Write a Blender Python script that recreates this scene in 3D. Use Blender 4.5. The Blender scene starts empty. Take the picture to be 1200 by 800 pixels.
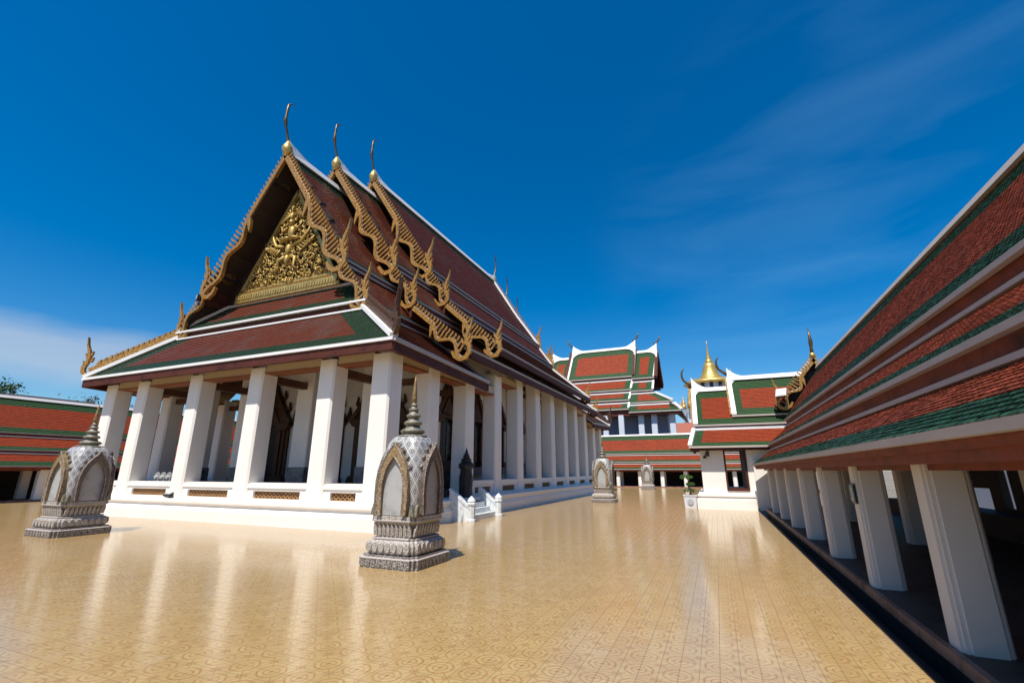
import bpy, bmesh, math, random
from mathutils import Vector, Matrix, Quaternion
V = Vector
R = math.radians
random.seed(7)
C = bpy.context.scene.collection
scene = bpy.context.scene

# ------------------------------------------------------------------ materials
class NT:
    """tiny helper for node trees"""
    def __init__(s, tree): s.t = tree
    def n(s, typ, **kw):
        x = s.t.nodes.new(typ)
        for k, v in kw.items():
            if k.startswith('i_'): x.inputs[k[2:].replace('_', ' ')].default_value = v
            else: setattr(x, k, v)
        return x
    def l(s, a, b): s.t.links.new(a, b)
    def m(s, op, a, b=None, c=None):
        x = s.t.nodes.new('ShaderNodeMath'); x.operation = op
        for i, v in enumerate((a, b, c)):
            if v is None: continue
            if isinstance(v, (int, float)): x.inputs[i].default_value = v
            else: s.t.links.new(v, x.inputs[i])
        return x.outputs[0]
    def mix(s, f, a, b):
        x = s.t.nodes.new('ShaderNodeMix'); x.data_type = 'RGBA'
        for i, v in ((0, f), (6, a), (7, b)):
            if isinstance(v, (int, float)): x.inputs[i].default_value = v
            elif isinstance(v, tuple): x.inputs[i].default_value = (*v, 1)
            else: s.t.links.new(v, x.inputs[i])
        return x.outputs[2]
    def ramp(s, f, stops):
        x = s.t.nodes.new('ShaderNodeValToRGB'); e = x.color_ramp.elements
        while len(e) < len(stops): e.new(0.5)
        for k, (p, c) in zip(e, stops):
            k.position = p; k.color = (*c, 1) if len(c) == 3 else c
        s.t.links.new(f, x.inputs[0]); return x.outputs[0]

def base(name, rough=.6, metal=0., spec=.5):
    m = bpy.data.materials.new(name); m.use_nodes = True
    b = m.node_tree.nodes['Principled BSDF']
    b.inputs['Roughness'].default_value = rough
    b.inputs['Metallic'].default_value = metal
    b.inputs['Specular IOR Level'].default_value = spec
    return m, NT(m.node_tree), b

def plain(name, col, rough=.6, metal=0., var=.18, scale=2.5, bump=.0, bscale=30., spec=.5, dark=None):
    m, T, b = base(name, rough, metal, spec)
    tc = T.n('ShaderNodeTexCoord')
    nz = T.n('ShaderNodeTexNoise', i_Scale=scale, i_Detail=6., i_Roughness=.62)
    T.l(tc.outputs['Object'], nz.inputs['Vector'])
    d = dark or tuple(c * (1 - var * 2) for c in col)
    h = tuple(min(1, c * (1 + var * .6)) for c in col)
    c = T.ramp(nz.outputs['Fac'], [(.28, d), (.5, col), (.75, h)])
    T.l(c, b.inputs['Base Color'])
    if bump:
        n2 = T.n('ShaderNodeTexNoise', i_Scale=bscale, i_Detail=4.)
        T.l(tc.outputs['Object'], n2.inputs['Vector'])
        bp = T.n('ShaderNodeBump', i_Strength=bump, i_Distance=.02)
        T.l(n2.outputs['Fac'], bp.inputs['Height']); T.l(bp.outputs[0], b.inputs['Normal'])
    return m

def plaster(name, col, stain):
    m, T, b = base(name, .62)
    tc = T.n('ShaderNodeTexCoord')
    n1 = T.n('ShaderNodeTexNoise', i_Scale=.9, i_Detail=7., i_Roughness=.65)
    T.l(tc.outputs['Object'], n1.inputs['Vector'])
    mp = T.n('ShaderNodeMapping'); mp.inputs['Scale'].default_value = (1.6, 1.6, .3)
    T.l(tc.outputs['Object'], mp.inputs['Vector'])
    n2 = T.n('ShaderNodeTexNoise', i_Scale=2.2, i_Detail=5., i_Roughness=.6)   # vertical streaks
    T.l(mp.outputs[0], n2.inputs['Vector'])
    a = T.ramp(n1.outputs['Fac'], [(.35, (0, 0, 0)), (.75, (1, 1, 1))])
    s = T.ramp(n2.outputs['Fac'], [(.52, (0, 0, 0)), (.85, (1, 1, 1))])
    f = T.m('MULTIPLY', T.m('ADD', T.m('MULTIPLY', a, .6), T.m('MULTIPLY', s, .4)), .5)
    T.l(T.mix(f, col, stain), b.inputs['Base Color'])
    n3 = T.n('ShaderNodeTexNoise', i_Scale=14., i_Detail=5.)
    T.l(tc.outputs['Object'], n3.inputs['Vector'])
    bp = T.n('ShaderNodeBump', i_Strength=.12, i_Distance=.01)
    T.l(n3.outputs['Fac'], bp.inputs['Height']); T.l(bp.outputs[0], b.inputs['Normal'])
    return m

def tilemat(name, col, col2, rough=.38, stain=None, stain_amt=.5):
    """glazed roof tiles: UV is counted in tiles, u along the eave and v up the slope"""
    m, T, b = base(name, rough, 0, .22)
    uv = T.n('ShaderNodeUVMap'); 
    sp = T.n('ShaderNodeSeparateXYZ'); T.l(uv.outputs[0], sp.inputs[0])
    row = T.m('FLOOR', T.m('ADD', sp.outputs[1], .001))
    u = T.m('ADD', sp.outputs[0], T.m('MULTIPLY', T.m('MODULO', row, 2.), .5))
    cell = T.m('FLOOR', u); fr = T.m('FRACT', u)
    cv = T.n('ShaderNodeCombineXYZ'); T.l(cell, cv.inputs[0]); T.l(row, cv.inputs[1])
    wn = T.n('ShaderNodeTexWhiteNoise'); wn.noise_dimensions = '3D'; T.l(cv.outputs[0], wn.inputs['Vector'])
    cc = T.mix(wn.outputs['Value'], col, col2)
    edge = T.m('ABSOLUTE', T.m('SUBTRACT', fr, .5))            # .5 at the joint
    joint = T.m('SMOOTHSTEP', edge, .42, .5) if False else T.m('GREATER_THAN', edge, .44)
    cc = T.mix(T.m('MULTIPLY', joint, .5), cc, tuple(c * .3 for c in col))
    tc = T.n('ShaderNodeTexCoord')
    nz = T.n('ShaderNodeTexNoise', i_Scale=.8, i_Detail=8., i_Roughness=.7)
    T.l(tc.outputs['Object'], nz.inputs['Vector'])
    if stain:
        f = T.m('MULTIPLY', T.ramp(nz.outputs['Fac'], [(.48, (0, 0, 0)), (.7, (1, 1, 1))]), stain_amt)
        cc = T.mix(f, cc, stain)
    T.l(cc, b.inputs['Base Color'])
    rr = T.m('ADD', rough - .1, T.m('MULTIPLY', wn.outputs['Value'], .25)); T.l(rr, b.inputs['Roughness'])
    bp = T.n('ShaderNodeBump', i_Strength=.55, i_Distance=.03)
    hgt = T.m('ADD', T.m('MULTIPLY', T.m('MULTIPLY', edge, edge), -2.2), T.m('MULTIPLY', wn.outputs['Value'], .25))
    T.l(hgt, bp.inputs['Height']); T.l(bp.outputs[0], b.inputs['Normal'])
    return m

def floor_tiles():
    """polished encaustic tiles: ring-and-lozenge motif over 2 x 2 tiles of 15.5 cm"""
    m, T, b = base('patterned_floor_tile', .12, 0, .7)
    tc = T.n('ShaderNodeTexCoord'); sp = T.n('ShaderNodeSeparateXYZ'); T.l(tc.outputs['Object'], sp.inputs[0])
    P = .31
    wob = T.n('ShaderNodeTexNoise', i_Scale=9., i_Detail=2.); T.l(tc.outputs['Object'], wob.inputs['Vector'])
    w = T.m('MULTIPLY', T.m('SUBTRACT', wob.outputs['Fac'], .5), .05)
    u = T.m('ADD', T.m('DIVIDE', sp.outputs[0], P), w); v = T.m('ADD', T.m('DIVIDE', sp.outputs[1], P), w)
    fu = T.m('SUBTRACT', T.m('FRACT', u), .5); fv = T.m('SUBTRACT', T.m('FRACT', v), .5)
    au = T.m('ABSOLUTE', fu); av = T.m('ABSOLUTE', fv)
    r = T.m('SQRT', T.m('ADD', T.m('MULTIPLY', fu, fu), T.m('MULTIPLY', fv, fv)))
    def line(d, at, wd):
        return T.m('SUBTRACT', 1., T.m('MINIMUM', 1., T.m('DIVIDE', T.m('ABSOLUTE', T.m('SUBTRACT', d, at)), wd)))
    octo = T.m('MAXIMUM', T.m('MAXIMUM', au, av), T.m('MULTIPLY', T.m('ADD', au, av), .72))
    loz = T.m('ADD', T.m('SUBTRACT', .5, au), T.m('SUBTRACT', .5, av))
    s = line(octo, .36, .045)
    s = T.m('MAXIMUM', s, line(r, .2, .03))
    s = T.m('MAXIMUM', s, line(loz, .14, .035))
    s = T.m('MAXIMUM', s, line(r, .0, .09))
    dg = T.m('ABSOLUTE', T.m('SUBTRACT', au, av))
    sp2 = T.m('MULTIPLY', line(dg, 0., .035), T.m('GREATER_THAN', r, .36))
    s = T.m('MAXIMUM', s, sp2)
    lt = line(r, .29, .04)                                       # pale band between the rings
    n1 = T.n('ShaderNodeTexNoise', i_Scale=5., i_Detail=6., i_Roughness=.7); T.l(tc.outputs['Object'], n1.inputs['Vector'])
    n2 = T.n('ShaderNodeTexNoise', i_Scale=.35, i_Detail=5., i_Roughness=.6); T.l(tc.outputs['Object'], n2.inputs['Vector'])
    wear = T.ramp(n1.outputs['Fac'], [(.3, (.35, .35, .35)), (.7, (1, 1, 1))])
    c0 = T.mix(T.ramp(n2.outputs['Fac'], [(.35, (0, 0, 0)), (.7, (1, 1, 1))]), (.43, .30, .122), (.425, .31, .15))
    c0 = T.mix(T.m('MULTIPLY', lt, .45), c0, (.47, .33, .15))
    c1 = T.mix(T.m('MULTIPLY', T.m('MULTIPLY', s, wear), .95), c0, (.25, .088, .03))
    # per tile tone + grout
    tu = T.m('FRACT', T.m('DIVIDE', sp.outputs[0], P / 2)); tv = T.m('FRACT', T.m('DIVIDE', sp.outputs[1], P / 2))
    cu = T.m('FLOOR', T.m('DIVIDE', sp.outputs[0], P / 2)); cvv = T.m('FLOOR', T.m('DIVIDE', sp.outputs[1], P / 2))
    cb = T.n('ShaderNodeCombineXYZ'); T.l(cu, cb.inputs[0]); T.l(cvv, cb.inputs[1])
    wn = T.n('ShaderNodeTexWhiteNoise'); wn.noise_dimensions = '3D'; T.l(cb.outputs[0], wn.inputs['Vector'])
    c1 = T.mix(T.m('MULTIPLY', T.m('GREATER_THAN', wn.outputs['Value'], .985), .35), c1, (.52, .42, .26))
    c1 = T.mix(T.m('MULTIPLY', wn.outputs['Value'], .3), c1, (.28, .155, .055))
    # broad soft marks and pale patches where tiles were replaced
    n4 = T.n('ShaderNodeTexNoise', i_Scale=.9, i_Detail=3.); T.l(tc.outputs['Object'], n4.inputs['Vector'])
    c1 = T.mix(T.m('MULTIPLY', T.ramp(n4.outputs['Fac'], [(.66, (0, 0, 0)), (.74, (1, 1, 1))]), .2), c1, (.5, .39, .22))
    gx = T.m('MAXIMUM', T.m('LESS_THAN', tu, .035), T.m('LESS_THAN', tv, .035))
    gl = T.m('LESS_THAN', tu, .035)
    # the joints that run towards the far gallery are wider and dirtier on the gallery side
    side = T.ramp(sp.outputs[0], [(0., (0, 0, 0)), (1., (1, 1, 1))])
    mr = T.n('ShaderNodeMapRange'); mr.inputs[1].default_value = -3.2; mr.inputs[2].default_value = -.8
    T.l(sp.outputs[0], mr.inputs[0])
    g2 = T.m('MULTIPLY', gl, T.m('MULTIPLY', mr.outputs[0], T.m('GREATER_THAN', T.m('MODULO', T.m('ABSOLUTE', cu), 2.), -.5)))
    g = T.m('MAXIMUM', T.m('MULTIPLY', gx, .68), T.m('MULTIPLY', g2, .5))
    c1 = T.mix(g, c1, (.13, .075, .035))
    T.l(c1, b.inputs['Base Color'])
    rg = T.m('ADD', .085, T.m('MULTIPLY', n1.outputs['Fac'], .13)); T.l(T.m('ADD', rg, T.m('MULTIPLY', g, .3)), b.inputs['Roughness'])
    bp = T.n('ShaderNodeBump', i_Strength=.16, i_Distance=.004)
    # each tile sits at a slightly different tilt, so reflections break from tile to tile
    tilt = T.m('ADD', T.m('MULTIPLY', T.m('SUBTRACT', wn.outputs['Value'], .5), T.m('SUBTRACT', tu, .5)),
               T.m('MULTIPLY', T.m('SUBTRACT', T.m('FRACT', T.m('MULTIPLY', wn.outputs['Value'], 7.3)), .5), T.m('SUBTRACT', tv, .5)))
    n3 = T.n('ShaderNodeTexNoise', i_Scale=3., i_Detail=2.); T.l(tc.outputs['Object'], n3.inputs['Vector'])
    T.l(T.m('ADD', T.m('MULTIPLY', tilt, 1.2), T.m('SUBTRACT', T.m('MULTIPLY', n3.outputs['Fac'], 1.2), T.m('MULTIPLY', g, .6))), bp.inputs['Height'])
    T.l(bp.outputs[0], b.inputs['Normal'])
    return m

def mosaic(name, cols, scale=30., rough=.35, gap=(.1, .09, .08), metal=0., bump=.5):
    m, T, b = base(name, rough, metal)
    tc = T.n('ShaderNodeTexCoord')
    vo = T.n('ShaderNodeTexVoronoi', i_Scale=scale); T.l(tc.outputs['Object'], vo.inputs['Vector'])
    wn = T.n('ShaderNodeTexWhiteNoise'); T.l(vo.outputs['Color'], wn.inputs['Vector'])
    k = len(cols); c = T.ramp(wn.outputs['Value'], [(i / k, cc) for i, cc in enumerate(cols)])
    c.node.color_ramp.interpolation = 'CONSTANT'
    f = T.ramp(vo.outputs['Distance'], [(.42, (0, 0, 0)), (.62, (1, 1, 1))])
    T.l(T.mix(f, c, gap), b.inputs['Base Color'])
    bp = T.n('ShaderNodeBump', i_Strength=bump, i_Distance=.01)
    T.l(T.m('MULTIPLY', vo.outputs['Distance'], -1.), bp.inputs['Height']); T.l(bp.outputs[0], b.inputs['Normal'])
    return m

def diamonds(name):
    """white porcelain lozenge lattice on grey, UV driven"""
    m, T, b = base(name, .4)
    uv = T.n('ShaderNodeUVMap'); sp = T.n('ShaderNodeSeparateXYZ'); T.l(uv.outputs[0], sp.inputs[0])
    a = T.m('ADD', sp.outputs[0], sp.outputs[1]); c = T.m('SUBTRACT', sp.outputs[0], sp.outputs[1])
    fa = T.m('ABSOLUTE', T.m('SUBTRACT', T.m('FRACT', a), .5)); fc = T.m('ABSOLUTE', T.m('SUBTRACT', T.m('FRACT', c), .5))
    mx = T.m('MAXIMUM', fa, fc)                                   # .5 on the lattice lines
    ln = T.m('GREATER_THAN', mx, .42); inner = T.m('LESS_THAN', mx, .11)
    ring = T.m('MULTIPLY', T.m('GREATER_THAN', mx, .24), T.m('LESS_THAN', mx, .33))
    tc = T.n('ShaderNodeTexCoord'); nz = T.n('ShaderNodeTexNoise', i_Scale=40., i_Detail=3.); T.l(tc.outputs['Object'], nz.inputs['Vector'])
    g = T.mix(nz.outputs['Fac'], (.07, .07, .075), (.16, .158, .155))
    w = T.mix(nz.outputs['Fac'], (.4, .39, .375), (.62, .61, .59))
    cc = T.mix(ln, g, w); cc = T.mix(T.m('MULTIPLY', inner, .8), cc, (.4, .39, .37)); cc = T.mix(T.m('MULTIPLY', ring, .85), cc, (.55, .54, .52))
    T.l(cc, b.inputs['Base Color'])
    bp = T.n('ShaderNodeBump', i_Strength=.4, i_Distance=.02); T.l(mx, bp.inputs['Height']); T.l(bp.outputs[0], b.inputs['Normal'])
    return m

def grille(name):
    m, T, b = base(name, .7)
    tc = T.n('ShaderNodeTexCoord'); sp = T.n('ShaderNodeSeparateXYZ'); T.l(tc.outputs['Object'], sp.inputs[0])
    s = T.m('ADD', sp.outputs[0], sp.outputs[1])
    u = T.m('FRACT', T.m('DIVIDE', s, .17)); v = T.m('FRACT', T.m('DIVIDE', T.m('SUBTRACT', sp.outputs[2], .005), .12))
    du = T.m('SUBTRACT', u, .5); dv = T.m('SUBTRACT', v, .5)
    r = T.m('SQRT', T.m('ADD', T.m('MULTIPLY', du, du), T.m('MULTIPLY', dv, dv)))
    hole = T.m('MAXIMUM', T.m('LESS_THAN', r, .26), T.m('GREATER_THAN', r, .48))
    nz = T.n('ShaderNodeTexNoise', i_Scale=5.); T.l(tc.outputs['Object'], nz.inputs['Vector'])
    c = T.mix(nz.outputs['Fac'], (.22, .085, .02), (.5, .25, .06))
    T.l(T.mix(hole, c, (.02, .012, .008)), b.inputs['Base Color'])
    bp = T.n('ShaderNodeBump', i_Strength=.8, i_Distance=.03, invert=True); T.l(hole, bp.inputs['Height']); T.l(bp.outputs[0], b.inputs['Normal'])
    return m

def giltglass(name):
    """gilded ochre with small inlaid glass"""
    m, T, b = base(name, .4, .3)
    tc = T.n('ShaderNodeTexCoord'); nz = T.n('ShaderNodeTexNoise', i_Scale=16., i_Detail=5.); T.l(tc.outputs['Object'], nz.inputs['Vector'])
    vo = T.n('ShaderNodeTexVoronoi', i_Scale=11.); T.l(tc.outputs['Object'], vo.inputs['Vector'])
    c = T.ramp(nz.outputs['Fac'], [(.3, (.15, .06, .013)), (.5, (.38, .19, .04)), (.72, (.54, .33, .1))])
    c = T.mix(T.m('MULTIPLY', T.m('LESS_THAN', vo.outputs['Distance'], .16), .3), c, (.28, .22, .16))
    T.l(c, b.inputs['Base Color'])
    bp = T.n('ShaderNodeBump', i_Strength=.25, i_Distance=.015); T.l(nz.outputs['Fac'], bp.inputs['Height']); T.l(bp.outputs[0], b.inputs['Normal'])
    return m

M = {}
M['white'] = plaster('white_plaster', (.81, .77, .71), (.60, .55, .485))
M['dull'] = plaster('dimmed_gallery_plaster', (.66, .615, .56), (.47, .42, .37))  # dirtier white plaster, darkened further to stand in for gallery shade
M['trim'] = plaster('white_cement_trim', (.76, .75, .74), (.5, .47, .44))
M['oldtrim'] = plaster('weathered_cement_trim', (.46, .40, .36), (.25, .2, .17))
M['gtrim'] = plaster('dull_cement_edge', (.42, .37, .34), (.24, .19, .16))
M['cream'] = plaster('cream_lintel', (.56, .44, .28), (.4, .29, .18))
M['red'] = tilemat('orange_red_roof_tile', (.27, .040, .010), (.20, .029, .008), .6, (.15, .028, .011), .5)
M['green'] = tilemat('green_roof_tile', (.032, .076, .026), (.022, .054, .019), .5, (.035, .08, .03), .4)
M['hred'] = tilemat('dark_maroon_roof_tile', (.12, .024, .0085), (.08, .016, .007), .5, (.085, .06, .052), .7)
M['hgreen'] = tilemat('dark_green_roof_tile', (.012, .038, .016), (.008, .026, .011), .45, (.03, .034, .028), .4)
M['gred'] = tilemat('brick_red_roof_tile', (.27, .056, .022), (.13, .027, .012), .6, (.065, .022, .015), .6)
M['ggreen'] = tilemat('bottle_green_roof_tile', (.024, .07, .03), (.009, .028, .014), .45, (.03, .045, .033), .5)
M['maroon'] = plain('maroon_painted_wood', (.075, .018, .010), .65, var=.25, spec=.25)
M['rust'] = plain('red_oxide_painted_wood', (.17, .03, .011), .65, var=.35, scale=3, bump=.2)
M['wood'] = plain('brown_timber', (.10, .04, .018), .6, var=.3, bump=.2)
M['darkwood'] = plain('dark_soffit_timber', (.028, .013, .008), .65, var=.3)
M['orangewood'] = plain('orange_brown_timber', (.24, .075, .026), .6, var=.2)
M['gold'] = plain('gold_leaf', (.60, .40, .12), .4, .6, var=.25, scale=8, bump=.3, bscale=22)
M['goldrelief'] = plain('gilded_relief', (.40, .265, .07), .5, .45, var=.3, scale=6, bump=.4, bscale=30)
M['goldground'] = plain('dark_gilded_ground', (.09, .055, .014), .5, .5, var=.4, scale=9, bump=.7, bscale=18)
M['gilt'] = giltglass('gilded_ochre_inlay')
M['bronze'] = plain('dark_gilt_bronze', (.15, .09, .035), .4, .6, var=.3)
M['frame'] = plain('brown_carved_gilding', (.10, .045, .018), .42, .35, var=.45, scale=14, bump=.9, bscale=26)
M['leafdark'] = plain('dark_lacquer_shutter', (.022, .016, .012), .35, var=.4, scale=12)
M['dark'] = plain('dark_interior', (.022, .017, .014), .7)
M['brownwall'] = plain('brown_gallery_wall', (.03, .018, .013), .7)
M['dado'] = plain('grey_marble_dado', (.16, .165, .17), .35, var=.4, scale=4)
M['marble'] = plain('pale_blue_marble', (.64, .67, .67), .35, var=.2, scale=7)
M['stone'] = plain('black_granite', (.014, .014, .015), .55, var=.4, bump=.4)
M['statue'] = plain('grey_carved_stone', (.3, .3, .29), .8, var=.35, scale=10, bump=.6)
M['ledge'] = plain('brown_stone_kerb', (.34, .17, .11), .5, var=.4, scale=5)
M['drain'] = plain('black_drain_concrete', (.02, .018, .017), .5, var=.4)  # even near-black concrete for channel and gallery base
M['gfloor'] = plain('dull_gallery_floor', (.075, .052, .036), .6, var=.3)
M['grille'] = grille('terracotta_grille')
M['floor'] = floor_tiles()
M['mbrown'] = mosaic('brown_porcelain_mosaic', [(.20, .14, .10), (.36, .31, .26), (.12, .085, .065), (.5, .46, .41), (.24, .15, .11), (.2, .2, .15)], 62., gap=(.42, .39, .35))
M['mshade'] = mosaic('shaded_niche_mosaic', [(.12, .075, .05), (.2, .14, .10), (.07, .05, .04), (.28, .22, .17), (.15, .09, .06)], 66., gap=(.08, .06, .05))  # gold frame mosaic darkened to paint shade on niches turned from the sun
M['mgrey'] = mosaic('grey_porcelain_mosaic', [(.38, .36, .33), (.24, .2, .17), (.55, .52, .48), (.3, .27, .24), (.17, .13, .1)], 62., gap=(.1, .08, .07))
M['mgold'] = mosaic('gold_glass_mosaic', [(.42, .27, .06), (.52, .36, .12), (.22, .13, .05), (.4, .36, .28), (.46, .3, .08)], 66., .3, (.14, .08, .04))
M['mspire'] = mosaic('olive_porcelain_rings', [(.20, .17, .09), (.3, .27, .17), (.12, .1, .06), (.36, .34, .25)], 62.)
M['diamond'] = diamonds('white_lozenge_lattice')
M['leafstone'] = plain('pale_stone_slab', (.36, .355, .345), .5, var=.2, scale=3)
M['earth'] = plain('dusty_ground', (.2, .17, .13), .9, scale=.05)
M['leaf'] = plain('tree_foliage', (.06, .115, .03), .6, var=.5, scale=1.2)
M['leaf2'] = plain('dry_foliage', (.12, .115, .085), .7, var=.4, scale=1.2)
M['bonsai'] = plain('bonsai_foliage', (.07, .15, .03), .6, var=.45, scale=12)
M['bark'] = plain('bark', (.10, .07, .05), .85, var=.3, scale=8, bump=.5)
M['black'] = plain('black_metal', (.02, .02, .022), .4)
M['lampgrey'] = plain('grey_metal', (.5, .5, .5), .4, .3)
M['glass'] = plain('dark_window_glass', (.03, .035, .04), .1)
M['salmon'] = plaster('salmon_painted_wall', (.52, .17, .11), (.42, .14, .09))
M['bluegrey'] = plaster('blue_grey_wall', (.28, .30, .36), (.2, .21, .25))
M['bluewhite'] = plaster('bluish_white_wall', (.58, .62, .68), (.48, .5, .55))
M['asphaltroof'] = plain('dark_sheet_roof', (.045, .034, .03), .6)
M['teal'] = plain('teal_enamel', (.06, .16, .18), .35)
M['planter'] = plaster('white_planter_concrete', (.6, .61, .63), (.4, .41, .43))

# ------------------------------------------------------------------ mesh helpers
class MB:
    def __init__(s): s.v = []; s.f = []; s.uv = {}
    def q(s, pts, m=0, uv=None):
        i = len(s.v); s.v += [V(p) for p in pts]
        if uv: s.uv[len(s.f)] = uv
        s.f.append((tuple(range(i, i + len(pts))), m))
    def add(s, verts, faces, m=0):
        i = len(s.v); s.v += [V(p) for p in verts]
        for f in faces: s.f.append((tuple(i + k for k in f), m))
    def hexa(s, b, t, m=0):
        s.add(list(b) + list(t), [(3, 2, 1, 0), (4, 5, 6, 7), (0, 1, 5, 4), (1, 2, 6, 5), (2, 3, 7, 6), (3, 0, 4, 7)], m)
    def box(s, x0, y0, z0, x1, y1, z1, m=0):
        s.hexa([(x0, y0, z0), (x1, y0, z0), (x1, y1, z0), (x0, y1, z0)], [(x0, y0, z1), (x1, y0, z1), (x1, y1, z1), (x0, y1, z1)], m)
    def prism(s, pts, off, m=0):
        pts = [V(p) for p in pts]; off = V(off); n = len(pts)
        s.add(pts + [p + off for p in pts], [tuple(range(n))[::-1], tuple(range(n, 2 * n))] + [(i, (i + 1) % n, n + (i + 1) % n, n + i) for i in range(n)], m)
    def band(s, a, b, off, m=0):
        """solid ribbon between polylines a and b, thickened by off"""
        n = len(a); a = [V(p) for p in a]; b = [V(p) for p in b]; off = V(off)
        vs = a + b + [p + off for p in a] + [p + off for p in b]; fs = []
        for i in range(n - 1):
            fs += [(i, i + 1, n + i + 1, n + i), (2 * n + i, 3 * n + i, 3 * n + i + 1, 2 * n + i + 1), (i, 2 * n + i, 2 * n + i + 1, i + 1), (n + i, n + i + 1, 3 * n + i + 1, 3 * n + i)]
        fs += [(0, n, 3 * n, 2 * n), (n - 1, 3 * n - 1, 4 * n - 1, 2 * n - 1)]
        s.add(vs, fs, m)
    def tube(s, pts, rad, n=8, m=0):
        pts = [V(p) for p in pts]; k = len(pts)
        if not hasattr(rad, '__len__'): rad = [rad] * k
        up = None; vs = []; fs = []
        for i, p in enumerate(pts):
            t = (pts[min(i + 1, k - 1)] - pts[max(i - 1, 0)]).normalized()
            if up is None: up = V((0, 0, 1)) if abs(t.z) < .9 else V((1, 0, 0))
            x = up.cross(t); 
            if x.length < 1e-4: x = V((1, 0, 0)).cross(t)
            x.normalize(); y = t.cross(x); up = y
            for j in range(n):
                a = 2 * math.pi * j / n; vs.append(p + (x * math.cos(a) + y * math.sin(a)) * rad[i])
        for i in range(k - 1):
            for j in range(n): fs.append((i * n + j, i * n + (j + 1) % n, (i + 1) * n + (j + 1) % n, (i + 1) * n + j))
        fs += [tuple(range(n))[::-1], tuple((k - 1) * n + j for j in range(n))]
        s.add(vs, fs, m)
    def lathe(s, prof, c, n=20, m=0, a0=0.):
        vs = []; fs = []; c = V(c)
        for r, z in prof:
            for j in range(n):
                a = a0 + 2 * math.pi * j / n; vs.append(c + V((r * math.cos(a), r * math.sin(a), z)))
        for i in range(len(prof) - 1):
            for j in range(n): fs.append((i * n + j, i * n + (j + 1) % n, (i + 1) * n + (j + 1) % n, (i + 1) * n + j))
        fs += [tuple(range(n))[::-1], tuple((len(prof) - 1) * n + j for j in range(n))]
        s.add(vs, fs, m)
    def loops(s, loops, m=0, caps=True):
        n = len(loops[0]); vs = [p for l in loops for p in l]; fs = []
        for i in range(len(loops) - 1):
            for j in range(n): fs.append((i * n + j, i * n + (j + 1) % n, (i + 1) * n + (j + 1) % n, (i + 1) * n + j))
        if caps: fs += [tuple(range(n))[::-1], tuple((len(loops) - 1) * n + j for j in range(n))]
        s.add(vs, fs, m)
    def build(s, name, mats, parent=None, smooth=False, recalc=True):
        if not isinstance(mats, (list, tuple)): mats = [mats]
        o0 = world_origin(parent)
        me = bpy.data.meshes.new(name)
        me.from_pydata([tuple(p - o0) for p in s.v], [], [f for f, _ in s.f])
        for mt in mats: me.materials.append(M[mt])
        for p, (_, mi) in zip(me.polygons, s.f): p.material_index = mi; p.use_smooth = smooth
        if s.uv:
            ul = me.uv_layers.new(name='UVMap')
            for fi, uvs in s.uv.items():
                for li, u in zip(me.polygons[fi].loop_indices, uvs): ul.data[li].uv = u
        if recalc:
            bm = bmesh.new(); bm.from_mesh(me); bmesh.ops.recalc_face_normals(bm, faces=bm.faces); bm.to_mesh(me); bm.free()
        o = bpy.data.objects.new(name, me); C.objects.link(o)
        if parent: o.parent = parent
        return o

def world_origin(o):
    p = V((0, 0, 0))
    while o: p = p + o.location; o = o.parent
    return p

def tag(o, label=None, cat=None, group=None, kind=None):
    if label: o['label'] = label
    if cat: o['category'] = cat
    if group: o['group'] = group
    if kind: o['kind'] = kind
    return o
def thing(name, label, cat, loc=(0, 0, 0), group=None):
    o = bpy.data.objects.new(name, None); C.objects.link(o); o.location = loc; o.empty_display_size = .3
    return tag(o, label, cat, group)
def copy_tree(o, parent=None):
    c = o.copy(); C.objects.link(c)
    if parent: c.parent = parent
    for ch in list(o.children): copy_tree(ch, c)
    return c

def lerp(a, b, t): return V(a) * (1 - t) + V(b) * t

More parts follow.
